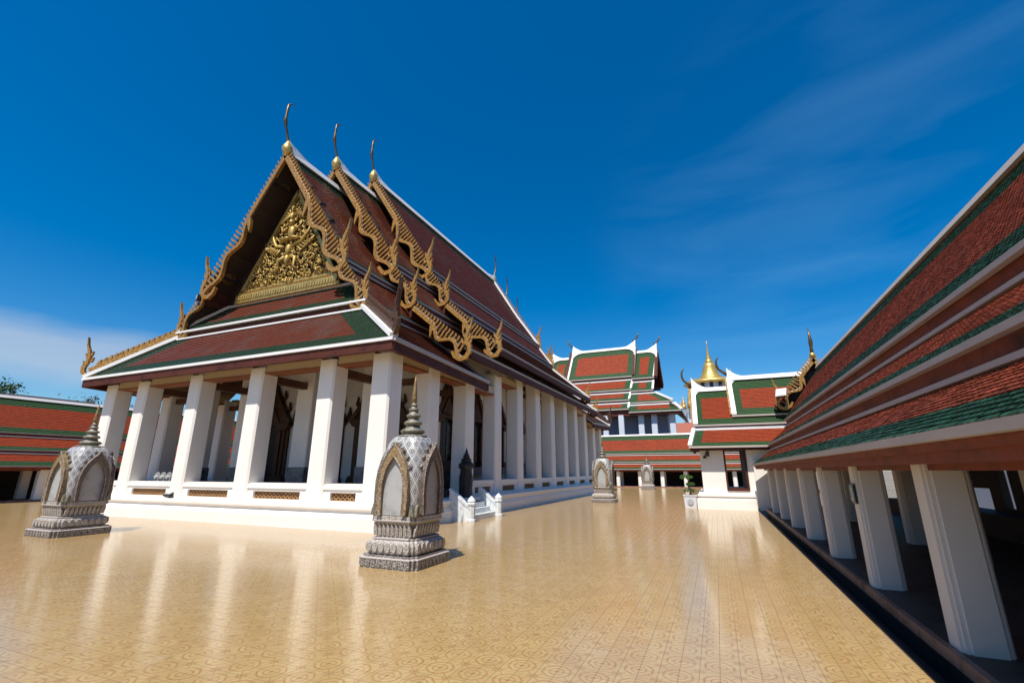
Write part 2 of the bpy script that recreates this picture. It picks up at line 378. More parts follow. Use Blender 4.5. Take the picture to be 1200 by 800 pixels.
def panel(mb, BL, BR, TL, TR, bands=(.4, .4, .4, .4), row=.16, tw=.16, lift=.022, sag=0., under=.1, mats=(0, 1, 2)):
    """tiled slope with stepped courses; bands = green border widths bottom, top, left, right"""
    BL, BR, TL, TR = V(BL), V(BR), V(TL), V(TR)
    up = ((TL + TR) - (BL + BR)) * .5; L = up.length
    nrm = (BR - BL).cross(up).normalized()
    if nrm.z < 0: nrm = -nrm
    n = max(3, int(round(L / row))); b, t, l, r = bands
    ua = (BR - BL).normalized()
    def pt(s, d): 
        a = lerp(BL, TL, s); c = lerp(BR, TR, s); o = nrm * (d - sag * 4 * s * (1 - s)); return a + o, c + o
    prev = None
    for i in range(n):
        s0, s1 = i / n, (i + 1) / n
        a0, c0 = pt(s0, lift); a1, c1 = pt(s1, .004)
        w0 = (c0 - a0).length; w1 = (c1 - a1).length
        gr = (s0 + .5 / n) * L < b or (1 - s0 - .5 / n) * L < t
        cuts0 = [0, min(l, w0 * .49), w0 - min(r, w0 * .49), w0]; cuts1 = [0, min(l, w1 * .49), w1 - min(r, w1 * .49), w1]
        offu0 = (a0 - BL).dot(ua); offu1 = (a1 - BL).dot(ua)
        row_pts0 = []; row_pts1 = []
        for k in range(4):
            row_pts0.append(a0 + (c0 - a0) * (cuts0[k] / w0 if w0 else 0)); row_pts1.append(a1 + (c1 - a1) * (cuts1[k] / w1 if w1 else 0))
        for k in range(3):
            if (row_pts0[k + 1] - row_pts0[k]).length < .01: continue
            mi = mats[1] if (gr or k != 1) else mats[0]
            u = [(offu0 + cuts0[k]) / tw, (offu0 + cuts0[k + 1]) / tw, (offu1 + cuts1[k + 1]) / tw, (offu1 + cuts1[k]) / tw]
            mb.q([row_pts0[k], row_pts0[k + 1], row_pts1[k + 1], row_pts1[k]], mi, [(u[0], i + .02), (u[1], i + .02), (u[2], i + .98), (u[3], i + .98)])
            lo0 = lerp(row_pts0[k], row_pts0[k], 0) - nrm * (lift + (under if i == 0 else .004)); lo1 = row_pts0[k + 1] - nrm * (lift + (under if i == 0 else .004))
            mb.q([lo0, lo1, row_pts0[k + 1], row_pts0[k]], mi, [(u[0], i + .02), (u[1], i + .02), (u[1], i + .03), (u[0], i + .03)])
    # underside and ends
    k = 6
    for i in range(k):
        a0, c0 = pt(i / k, -under); a1, c1 = pt((i + 1) / k, -under)
        mb.q([a0, a1, c1, c0], mats[2])
        A0, C0 = pt(i / k, .004); A1, C1 = pt((i + 1) / k, .004)
        mb.q([a0, A0, A1, a1], mats[2]); mb.q([c0, c1, C1, C0], mats[2])
    a, c = pt(1, -under); A, Cc = pt(1, .004); mb.q([a, A, Cc, c], mats[2])

def scale_panel(mb, BL, BR, TL, TR, bands, row, tw, lift, sag=0., under=.1, mats=(0, 1, 2)):
    """rectangular slope covered with separate overlapping scale tiles"""
    BL, BR, TL, TR = V(BL), V(BR), V(TL), V(TR); a = (BR - BL).normalized(); up = (TL - BL); L = up.length; up.normalize(); W = (BR - BL).length
    nrm = a.cross(up).normalized(); nrm = -nrm if nrm.z < 0 else nrm; rn = random.Random(11)
    n = int(L / row); row = L / n; k = int(W / tw); b, t, l, r = bands
    for i in range(n):
        for j in range(k + 1):
            u0 = (j - (.5 if i % 2 else 0)) * tw; u0c, u1c = max(0, u0), min(W, u0 + tw)
            if u1c - u0c < .01: continue
            v0 = i * row; v1 = min(L, v0 + row * 1.25); gr = v0 + row * .5 < b or L - v0 - row * .5 < t; mi = mats[1] if gr else mats[0]
            h = lift + rn.uniform(-.0025, .003); s_ = rn.uniform(-.002, .002); g_ = .004
            P = lambda u, v, d: BL + a * u + up * v + nrm * d
            uc = (u0c + u1c) / 2; q = (u1c - u0c) * .28
            pts = [P(u0c + g_, v0 + row * .42, h + s_), P(uc - q, v0 + .004, h + s_ * .4), P(uc + q, v0, h - s_ * .4), P(u1c - g_, v0 + row * .42, h - s_), P(u1c - g_, v1, .003 - s_), P(u0c + g_, v1, .003 + s_)]
            uu, vv = j + (.5 if i % 2 else 0), i
            mb.q(pts, mi, [(uu + .06 - (.5 if i % 2 else 0), vv + .3), (uu + .3 - (.5 if i % 2 else 0), vv + .05), (uu + .7 - (.5 if i % 2 else 0), vv + .05), (uu + .94 - (.5 if i % 2 else 0), vv + .3), (uu + .94 - (.5 if i % 2 else 0), vv + .95), (uu + .06 - (.5 if i % 2 else 0), vv + .95)])
            lo = [p - nrm * .012 for p in pts[:4]]
            for x in range(3): mb.q([lo[x], lo[x + 1], pts[x + 1], pts[x]], mi, [(uu + .3, vv + .1)] * 4)
    A, B, Cc, Dd = BL, BR, TR, TL
    mb.q([A, B, Cc, Dd], mats[1]); mb.q([p - nrm * under for p in (A, Dd, Cc, B)], mats[2])
    for p, q in ((A, B), (B, Cc), (Cc, Dd), (Dd, A)): mb.q([p - nrm * under, q - nrm * under, q, p], mats[2])

def edge_trim(mb, A, B, out, top=.05, bot=-.07, thick=.1, m=0):
    """strip under/over an eave from A to B; out is the horizontal outward direction"""
    A, B, out = V(A), V(B), V(out).normalized(); z = V((0, 0, 1))
    i0, o0 = -out * thick * .5, out * thick * .5
    mb.hexa([A + i0 + z * bot, B + i0 + z * bot, B + o0 + z * bot, A + o0 + z * bot], [A + i0 + z * top, B + i0 + z * top, B + o0 + z * top, A + o0 + z * top], m)

def bar(mb, pts, w, h, m=0, up=(0, 0, 1)):
    """rectangular bar along a polyline"""
    pts = [V(p) for p in pts]; ls = []
    for i, p in enumerate(pts):
        t = (pts[min(i + 1, len(pts) - 1)] - pts[max(i - 1, 0)]).normalized(); x = t.cross(V(up))
        if x.length < 1e-3: x = V((1, 0, 0))
        x.normalize(); y = x.cross(t)
        hh = h[i] if hasattr(h, '__len__') else h; ww = w[i] if hasattr(w, '__len__') else w
        ls.append([p - x * ww / 2 - y * hh / 2, p + x * ww / 2 - y * hh / 2, p + x * ww / 2 + y * hh / 2, p - x * ww / 2 + y * hh / 2])
    mb.loops(ls, m)

def ribbon(mb, cl, wid, ux, uz, org, off, m=0):
    """flat carved ribbon: 2D centreline with widths in the plane (ux, uz)"""
    org, ux, uz, off = V(org), V(ux), V(uz), V(off); a = []; b = []
    for i, (x, z) in enumerate(cl):
        x0, z0 = cl[max(i - 1, 0)]; x1, z1 = cl[min(i + 1, len(cl) - 1)]
        d = math.hypot(x1 - x0, z1 - z0) or 1; nx, nz = -(z1 - z0) / d, (x1 - x0) / d; w = wid[i] / 2
        a.append(org + ux * (x + nx * w) + uz * (z + nz * w) - off * .5); b.append(org + ux * (x - nx * w) + uz * (z - nz * w) - off * .5)
    mb.band(a, b, off, m)

def naga_flame(mb, org, ux, nrm, s=1., m=0, thick=.12, tall=1.0):
    """hook and flame finial at the foot of a bargeboard; ux points outward"""
    uz = V((0, 0, 1))
    cl = [(-.42, .16), (-.3, -.06), (-.06, -.2), (.2, -.15), (.36, .06), (.36, .3), (.24, .5 * tall), (.2, .74 * tall), (.28, 1.02 * tall), (.4, 1.28 * tall), (.47, 1.66 * tall)]
    w = [.1, .15, .18, .19, .19, .18, .16, .14, .12, .07, .012]
    cl = [(a * s, b * s) for a, b in cl]; w = [a * s for a in w]
    ribbon(mb, cl, w, ux, uz, org, V(nrm) * thick, m)
    for (a, b, d, e) in ((.3, .36, .46, .62), (.24, .62 * tall, .42, .9 * tall), (.1, .5 * tall, -.02, .72 * tall), (.14, .8 * tall, .06, 1.0 * tall)):
        ribbon(mb, [(a * s, b * s), ((a + d) / 2 * s, ((b + e) / 2 - .03) * s), (d * s, e * s)], [.12 * s, .09 * s, .01], ux, uz, org, V(nrm) * thick * .7, m)

def bargeboard(parent, P, Q, ux, nrm, kind='long', s=1., name='bargeboard', mat='gilt', finial=True, teeth=True, tall=1.0):
    """carved gable verge from P (top) to Q (foot). ux = outward horizontal, nrm = gable normal"""
    P, Q, ux, nrm = V(P), V(Q), V(ux), V(nrm); d = Q - P; L = d.length; t = d / L
    dn = nrm.cross(t); 
    if dn.z > 0: dn = -dn                                     # points below the slope line
    mb = MB(); th = .16 * s
    def depth(x):
        if kind == 'long':
            if x < .44: return .12 * s
            if x < .5: return .12 * s + (x - .44) / .06 * .1 * s
            return (.40 + .2 * math.sin((x - .5) / .5 * math.pi * 4 - 1.25)) * s
        if kind == 'short': return (.24 + .2 * math.sin(x * math.pi * 2.6 + .2)) * s
        if x < .4: return .14 * s
        return (.36 + .22 * math.sin((x - .4) / .6 * math.pi * 3.1 - 1.2)) * s
    N = 48; a = []; b = []; W_ = (.17 if kind != 'short' else .145) * s
    for i in range(N + 1):
        x = i / N; dd = depth(x); w = W_ * (1.25 if x < .44 and kind != 'short' else 1.)
        p = P + t * (x * L); a.append(p + dn * dd - nrm * th / 2); b.append(p + dn * (dd + w) - nrm * th / 2)
    mb.band(a, b, nrm * th, 0)
    # pale outline bead on the lower edge
    for i in range(0, N, 1):
        pass
    bead = [p + nrm * (th / 2) * 1.0 + dn * .02 for p in b]
    mb.tube([p + nrm * th * .5 for p in a], .026 * s, 5, 1)
    if kind == 'long':                                        # the hanging point at the first wave
        p = P + t * (.455 * L); dd = depth(.3); dv = (dn * .35 + V((0, 0, -1))).normalized()
        cs = [p + dn * (dd + .02), p + dn * (dd + .1) + dv * .3 * s, p + dn * (dd + .1) + dv * .62 * s, p + dn * (dd + .04) + dv * .9 * s]
        ws = [.2, .15, .09, .012]; off = nrm * th * .9
        mb.band([c - t * w * s - off / 2 for c, w in zip(cs, ws)], [c + t * w * s - off / 2 for c, w in zip(cs, ws)], off, 0)
    if kind == 'low':
        p = P + t * (.385 * L); dd = depth(.3); dv = (dn * .35 + V((0, 0, -1))).normalized()
        cs = [p + dn * (dd + .02), p + dn * (dd + .1) + dv * .25 * s, p + dn * (dd + .08) + dv * .7 * s]; ws = [.18, .12, .012]; off = nrm * th * .9
        mb.band([c - t * w * s - off / 2 for c, w in zip(cs, ws)], [c + t * w * s - off / 2 for c, w in zip(cs, ws)], off, 0)
    if teeth:
        k = max(4, int(L / (.225 * s)))
        for i in range(k):
            x = (i + .5) / k
            if x > 1 - .3 * s / L and finial: continue
            p = P + t * (x * L); dd = depth(x); w = .036 * s; th2 = .09 * s
            lean = t * (-.06 * s)
            top = p - dn * (.13 * s) + lean; lo = p + dn * (dd + .02)
            mb.band([lo - t * w - nrm * th2 / 2, p - t * w * 1.2 - dn * .05 - nrm * th2 / 2, top - t * .008 - nrm * th2 / 2], [lo + t * w - nrm * th2 / 2, p + t * w * 1.2 - dn * .05 - nrm * th2 / 2, top + t * .008 - nrm * th2 / 2], nrm * th2, 0)
        o = mb.build(name, [mat, 'lampgrey', 'maroon'], parent)
    if finial:
        f = MB(); naga_flame(f, Q + dn * .5 * s - t * .12, ux, nrm, s * 1.2, 0, .14 * s, tall); f.build('naga_finial', mat, o)
    return o

def chofa(parent, p, fwd, s=1., mat='bronze'):
    """slender sky-tassel finial; fwd = direction the gable faces"""
    p, fwd = V(p), V(fwd); z = V((0, 0, 1)); mb = MB()
    path = [(0, .1), (.02, .35), (.1, .62), (.22, .95), (.3, 1.2), (.3, 1.45), (.29, 1.8), (.26, 2.1), (.15, 2.27), (-.06, 2.36)]
    mb.tube([p + fwd * a * s + z * b * s for a, b in path], [x * s for x in (.085, .065, .05, .052, .085, .058, .055, .05, .035, .01)], 8)
    mb.tube([p + fwd * .33 * s + z * 1.18 * s, p + fwd * .42 * s + z * 1.21 * s], [.05 * s, .01], 6)
    o = mb.build('apex_finial', mat, parent, True)
    b = MB(); b.lathe([(.02, -.45), (.1, -.38), (.2, -.18), (.23, 0), (.17, .15), (.09, .28), (.06, .42)], (0, 0, 0), 14)
    b.v = [q * s + p for q in b.v]; b.build('ball', 'gold', o, True)
    return o

def ridge_cap(mb, A, B, w=.18, h=.2, flareA=0., flareB=0., m=0, n=24, reach=1.6):
    A, B = V(A), V(B); L = (B - A).length; pts = []
    for i in range(n + 1):
        x = i / n * L; z = 0
        if flareA: z += flareA * max(0, 1 - x / reach) ** 2
        if flareB: z += flareB * max(0, 1 - (L - x) / reach) ** 2
        pts.append(lerp(A, B, i / n) + V((0, 0, z)))
    # keep the underside on the roof while the top flares
    vs = []; t = (B - A).normalized(); x = t.cross(V((0, 0, 1))).normalized(); ls = []
    for i, p in enumerate(pts):
        b0 = lerp(A, B, i / n); ls.append([b0 - x * w * .8 - V((0, 0, h * .6)), b0 + x * w * .8 - V((0, 0, h * .6)), p + x * w * .4 + V((0, 0, h * .5)), p - x * w * .4 + V((0, 0, h * .5))])
    mb.loops(ls, m)

def column_mesh(mb, cx, cy, z0, z1, hx, hy, ch=.07, taper=1., m=0, notch=False):
    if notch:
        def nring(z, k):
            h, c = hx * k, ch; q = [(h - c, h), (h - c, h - c * .4), (h - c * .4, h - c * .4), (h - c * .4, h - c), (h, h - c)]; out = []
            for (sx, sy) in ((1, -1), (1, 1), (-1, 1), (-1, -1)):
                p = [(sx * a, sy * b) for a, b in q]; out += p if sx * sy < 0 else p[::-1]
            return [V((cx + a, cy + b, z)) for a, b in out]
        mb.loops([nring(z0, 1), nring(z1, taper)], m); return
    def ring(z, k, e=0):
        a, b, c = (hx + e) * k, (hy + e) * k, ch * k
        return [V((cx - a + c, cy - b, z)), V((cx + a - c, cy - b, z)), V((cx + a, cy - b + c, z)), V((cx + a, cy + b - c, z)), V((cx + a - c, cy + b, z)), V((cx - a + c, cy + b, z)), V((cx - a, cy + b - c, z)), V((cx - a, cy - b + c, z))]
    mb.loops([ring(z0, 1), ring((z0 + z1) / 2, (1 + taper) / 2), ring(z1, taper)], m)

# ------------------------------------------------------------------ ground, courtyard, drain
g = MB(); g.q([(-1500, -800, -.3), (1500, -800, -.3), (1500, 2500, -.3), (-1500, 2500, -.3)]); tag(g.build('ground', 'earth'), kind='structure')
g = MB(); g.box(-33.5, -9, -.28, 1.41, 48.2, 0); tag(g.build('courtyard_pavement', 'floor'), kind='structure')
g = MB(); g.box(1.41, -9, -.29, 1.68, 24, -.2); g.box(1.41, -9, -.2, 1.44, 22.7, -.006); tag(g.build('drain_channel', 'drain'), kind='structure')

# ------------------------------------------------------------------ ordination hall
XC = -16.0
hall = thing('ordination_hall', 'large white-columned temple hall with stacked maroon roofs and a gilded gable', 'temple', (XC, 25, 0))
def rect(x0, y0, x1, y1, z): return [V((x0, y0, z)), V((x1, y0, z)), V((x1, y1, z)), V((x0, y1, z))]
PX, PY0, PY1 = 7.85, 10.58, 39.85
g = MB(); prof = [(0, 0), (0, .33), (.05, .36), (.05, .40), (.13, .44), (.13, .5), (.05, .56), (.05, .63), (.1, .66), (.22, .67)]
g.loops([rect(XC - PX + i, PY0 + i, XC + PX - i, PY1 - i, z) for i, z in prof]); g.build('plinth', 'white', hall)
g = MB(); g.box(XC - 6.95, 11.55, .67, XC + 6.95, 39.0, .9); g.build('porch_floor', 'gfloor', hall)

front_x = [-7.0, -4.84, -1.62, 1.62, 4.84, 7.0]
side_y = [13.45, 16.08, 18.7, 21.3, 23.9, 26.45, 29.05, 31.6, 34.2, 36.8]
LASTY = 39.1
def ctop(y): return 6.45 if 18.4 < y < 33.2 and y > 20 else (6.1 if 18.4 < y < 33.2 else (5.62 if 17 < y < 35.9 else 5.02))
def ctop(y):
    if y < 17: return 5.04
    if y < 20: return 5.72
    if y < 33.1: return 6.42
    if y < 35.9: return 5.72
    return 5.04
for fx in front_x:
    g = MB(); column_mesh(g, XC + fx, 11.24, .66, 5.04, .34 if abs(fx) < 6.5 else .36, .34, .06, .97); g.build('column', 'white', hall)
for sx in (-1, 1):
    for y in side_y + [LASTY]:
        g = MB(); column_mesh(g, XC + sx * 7.0, y, .66, ctop(y), .34, .34, .06, .97); g.build('column', 'white', hall)
# cream lintels with red-brown soffit boards
def lintel(A, B, out, z):
    A, B, out = V(A), V(B), V(out); g = MB()
    edge_trim(g, A + V((0, 0, z)), B + V((0, 0, z)), out, .14, -.17, .44, 0)
    edge_trim(g, A + V((0, 0, z)), B + V((0, 0, z)), out, -.173, -.225, .5, 1)
    g.build('lintel', ['cream', 'orangewood'], hall)
for a, b in zip(front_x[:-1], front_x[1:]): lintel((XC + a + .35, 11.24, 0), (XC + b - .35, 11.24, 0), (0, -1, 0), 5.04)
for sx in (-1, 1):
    ys = [11.24] + side_y + [LASTY]
    for a, b in zip(ys[:-1], ys[1:]):
        z = min(ctop(a), ctop(b)); lintel((XC + sx * 7.0, a + .35, 0), (XC + sx * 7.0, b - .35, 0), (sx, 0, 0), z)
# balustrades between columns, with terracotta grilles
def balustrade(A, B, out):
    A, B, out = V(A), V(B), V(out); t = (B - A).normalized(); L = (B - A).length; g = MB(); z0, z1 = .665, 1.22
    th = .24; o0 = out * th / 2
    def blk(a, b, za, zb, grow=0):
        p, q = A + t * a, A + t * b; oo = out * (th / 2 + grow)
        g.hexa([p - oo + V((0, 0, za)), q - oo + V((0, 0, za)), q + oo + V((0, 0, za)), p + oo + V((0, 0, za))], [p - oo + V((0, 0, zb)), q - oo + V((0, 0, zb)), q + oo + V((0, 0, zb)), p + oo + V((0, 0, zb))])
    r = .14
    prof = [(0, z0), (L, z0), (L, z1 - r)] + [(L - r + r * math.cos(k * math.pi / 8), z1 - r + r * math.sin(k * math.pi / 8)) for k in range(1, 5)] + [(r - r * math.sin(k * math.pi / 8), z1 - r + r * math.cos(k * math.pi / 8)) for k in range(0, 5)]
    ii, jz0, jz1 = .26, .74, .97
    # frame around the opening: four solid pieces
    blk(.0, ii, z0, 1.06); blk(L - ii, L, z0, 1.06); blk(ii, L - ii, z0, jz0); blk(ii, L - ii, jz1, 1.06)
    cap = [(0, 1.06), (L, 1.06), (L, z1 - .1), (L - .05, z1 - .02), (L - .14, z1), (.14, z1), (.05, z1 - .02), (0, z1 - .1)]
    g.prism([A + t * x + V((0, 0, z)) - out * (th / 2 + .04) for x, z in cap], out * (th + .08))
    o = g.build('balustrade', 'white', hall)
    h = MB(); p, q = A + t * ii, A + t * (L - ii); oo = out * .03; off = out * .02
    h.hexa([p + off - oo + V((0, 0, jz0)), q + off - oo + V((0, 0, jz0)), q + off + oo + V((0, 0, jz0)), p + off + oo + V((0, 0, jz0))], [p + off - oo + V((0, 0, jz1)), q + off - oo + V((0, 0, jz1)), q + off + oo + V((0, 0, jz1)), p + off + oo + V((0, 0, jz1))])
    h.build('grille', 'grille', o)
for a, b in zip(front_x[:-1], front_x[1:]): balustrade((XC + a + .34, 11.1, 0), (XC + b - .34, 11.1, 0), (0, -1, 0))
for sx in (-1, 1):
    ys = [11.24] + side_y + [LASTY]
    for k, (a, b) in enumerate(zip(ys[:-1], ys[1:])):
        if sx == 1 and k == 1: continue                       # the stair bay is open
        balustrade((XC + sx * 7.14, a + .34, 0), (XC + sx * 7.14, b - .34, 0), (sx, 0, 0))
# cella
CW = 5.4
g = MB(); g.box(XC - CW, 15.75, .9, XC + CW, 37.3, 6.9); g.build('wall', 'white', hall)
g = MB(); g.box(XC - 5.3, 13.16, 6.3, XC + 5.3, 13.9, 7.25); g.build('architrave', 'darkwood', hall)
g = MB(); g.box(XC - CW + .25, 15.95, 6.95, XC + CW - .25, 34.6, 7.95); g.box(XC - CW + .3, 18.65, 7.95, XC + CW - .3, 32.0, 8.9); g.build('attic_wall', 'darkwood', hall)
for px in (-4.84, -1.62, 1.62, 4.84):
    g = MB(); column_mesh(g, XC + px, 13.5, .9, 6.3, .41, .41, .04); o = g.build('pillar', 'white', hall)
    g = MB(); g.box(XC + px - .43, 13.07, .9, XC + px + .43, 13.93, 1.72); g.build('dado', 'dado', o)
for y in [15.9 + 2.6 * k for k in range(8)]:
    g = MB(); g.box(XC + CW - .02, y + .14, .9, XC + CW + .2, y + .74, 6.5); g.build('pilaster', 'white', hall)

def ornate_opening(name, org, ux, nrm, w, zb, zh, parent, base_h=.0, steps=True):
    """door or window in a carved surround with a flame-edged spire pediment. org at floor line, w = opening width"""
    org, ux, nrm = V(org), V(ux), V(nrm); z = V((0, 0, 1))
    def P(a, h): return org + ux * a + z * h
    g = MB(); d = .2
    for s in (-1, 1):                                        # stepped posts
        for (a0, a1, dd) in ((.5, .66, d), (.62, .8, d * .7), (.76, .92, d * .45)):
            g.prism([P(s * w * a0, zb), P(s * w * a1, zb), P(s * w * a1, zh), P(s * w * a0, zh)], nrm * dd)
        g.prism([P(s * w * .46, zb), P(s * w * 1.0, zb), P(s * w * .96, zb + .14), P(s * w * .9, zb + .28), P(s * w * .46, zb + .28)], nrm * (d + .06))
        g.prism([P(s * w * .46, zh - .2), P(s * w * .9, zh - .2), P(s * w * 1.02, zh), P(s * w * .46, zh)], nrm * (d + .08))
    g.prism([P(-w * 1.05, zh), P(w * 1.05, zh), P(w * 1.0, zh + .12), P(-w * 1.0, zh + .12)], nrm * (d + .1))
    g.prism([P(-w * .95, zh + .12), P(w * .95, zh + .12), P(w * .3, zh + .8 * w), P(.0, zh + 1.35 * w), P(-w * .3, zh + .8 * w)], nrm * d * .7)
    for s in (-1, 1):
        cl = [(s * w * 1.02, zh + .05), (s * w * .8, zh + .28 * w), (s * w * .5, zh + .72 * w), (s * w * .26, zh + 1.08 * w), (0, zh + 1.62 * w)]
        ribbon(g, cl, [.16, .2, .2, .15, .04], ux, z, org + nrm * .1, nrm * (d + .1))
        for (a, h) in ((1.0, .1), (.72, .4), (.46, .8)):     # flames
            ribbon(g, [(s * w * a, zh + h * w), (s * w * (a + .16), zh + (h + .12) * w), (s * w * (a + .13), zh + (h + .36) * w)], [.14, .1, .01], ux, z, org + nrm * .1, nrm * .12)
    ribbon(g, [(0, zh + 1.35 * w), (.03, zh + 1.7 * w), (-.02, zh + 2.05 * w)], [.12, .06, .01], ux, z, org + nrm * .1, nrm * .1)
    o = g.build(name, 'frame', parent)
    h = MB(); h.prism([P(-w * .5, zb), P(w * .5, zb), P(w * .5, zh), P(-w * .5, zh)], nrm * .05)
    for s in (-1, 1):
        for (a, b) in ((.04, .3), (.34, .62), (.66, .95)):
            h.prism([P(s * w * .06, zb + (zh - zb) * a), P(s * w * .42, zb + (zh - zb) * a), P(s * w * .42, zb + (zh - zb) * b), P(s * w * .06, zb + (zh - zb) * b)], nrm * .075)
    h.build('shutter', 'leafdark', o)
    t = MB(); t.prism([P(-w * .5, zh + .2), P(w * .5, zh + .2), P(0, zh + .95 * w)], nrm * (d * .7 + .05)); t.build('gilded_panel', 'frame', o)
    if base_h:
        k = MB()
        for (a, z0_, z1_, dd) in ((1.06, zb - base_h, zb - base_h * .7, .42), (.92, zb - base_h * .7, zb - base_h * .35, .32), (1.02, zb - base_h * .35, zb - base_h * .2, .4), (.94, zb - base_h * .2, zb, .34)):
            k.prism([P(-w * a, z0_), P(w * a, z0_), P(w * a, z1_), P(-w * a, z1_)], nrm * dd)
        k.build('pedestal', 'dado' if base_h < .5 else 'darkwood', o)
    return o
for px in (-3.23, 0, 3.23):
    ornate_opening('door', (XC + px, 15.75, 0), (1, 0, 0), (0, -1, 0), 1.42, 1.1, 3.6, hall, .2)
for k in range(8):
    y = 17.3 + 2.6 * k
    if k == 0: ornate_opening('door', (XC + CW, y, 0), (0, 1, 0), (1, 0, 0), 1.0, 2.0, 3.75, hall, 1.1)
    else: ornate_opening('window', (XC + CW, y, 0), (0, 1, 0), (1, 0, 0), 1.0, 1.75, 3.85, hall, .3)
# timber ties from columns to the cella
for fx in (-4.84, -1.62, 1.62, 4.84):
    g = MB(); g.box(XC + fx - .11, 11.5, 4.62, XC + fx + .11, 13.12, 4.88); g.build('tie_beam', 'wood', hall)
for sx in (-1, 1):
    for y in side_y:
        g = MB(); z = ctop(y) - .5; a, b = sorted((XC + sx * (CW - .05), XC + sx * 6.8)); g.box(a, y - .1, z, b, y + .1, z + .22); g.build('tie_beam', 'wood', hall)
g = MB(); g.box(XC - 5.2, 12.3, 6.32, XC + 5.2, 15.7, 6.4); g.build('porch_ceiling', 'darkwood', hall)

# --- telescoped roofs
def tier(x0, z0, x1, z1, Y0, Y1, bands, sides=(-1, 1), name='roof_tier', cap=True, sag=.0, fas=.24, Yb0=None):
    """one slope band on each side: from (x0,z0) top to (x1,z1) eave, offsets from XC"""
    for s in sides:
        g = MB(); panel(g, (XC + s * x1, Y0, z1), (XC + s * x1, Y1, z1), (XC + s * x0, Y0, z0), (XC + s * x0, Y1, z0), bands, .15, .16, .024, sag)
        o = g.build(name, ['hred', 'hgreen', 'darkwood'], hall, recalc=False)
        f = MB(); o_ = V((s, 0, 0))
        edge_trim(f, (XC + s * (x1 + .02), Y0, z1), (XC + s * (x1 + .02), Y1, z1), o_, .045, -.03, .1, 0)
        edge_trim(f, (XC + s * (x1 - .03), Y0 + .01, z1), (XC + s * (x1 - .03), Y1 - .01, z1), o_, -.033, -.05 - fas, .12, 1)
        f.build('fascia', ['gtrim', 'maroon'], o)
        if cap:
            f = MB(); edge_trim(f, (XC + s * (x0 + .06), Y0 + .1, z0 + .05), (XC + s * (x0 + .06), Y1 - .1, z0 + .05), o_, .03, -.05, .09, 0); f.build('flashing', 'gtrim', o)
            f = MB(); edge_trim(f, (XC + s * (x0 - .12), Y0 + .02, z0), (XC + s * (x0 - .12), Y1 - .02, z0), o_, .35, -.4, .1, 0); f.build('riser', 'maroon', o)
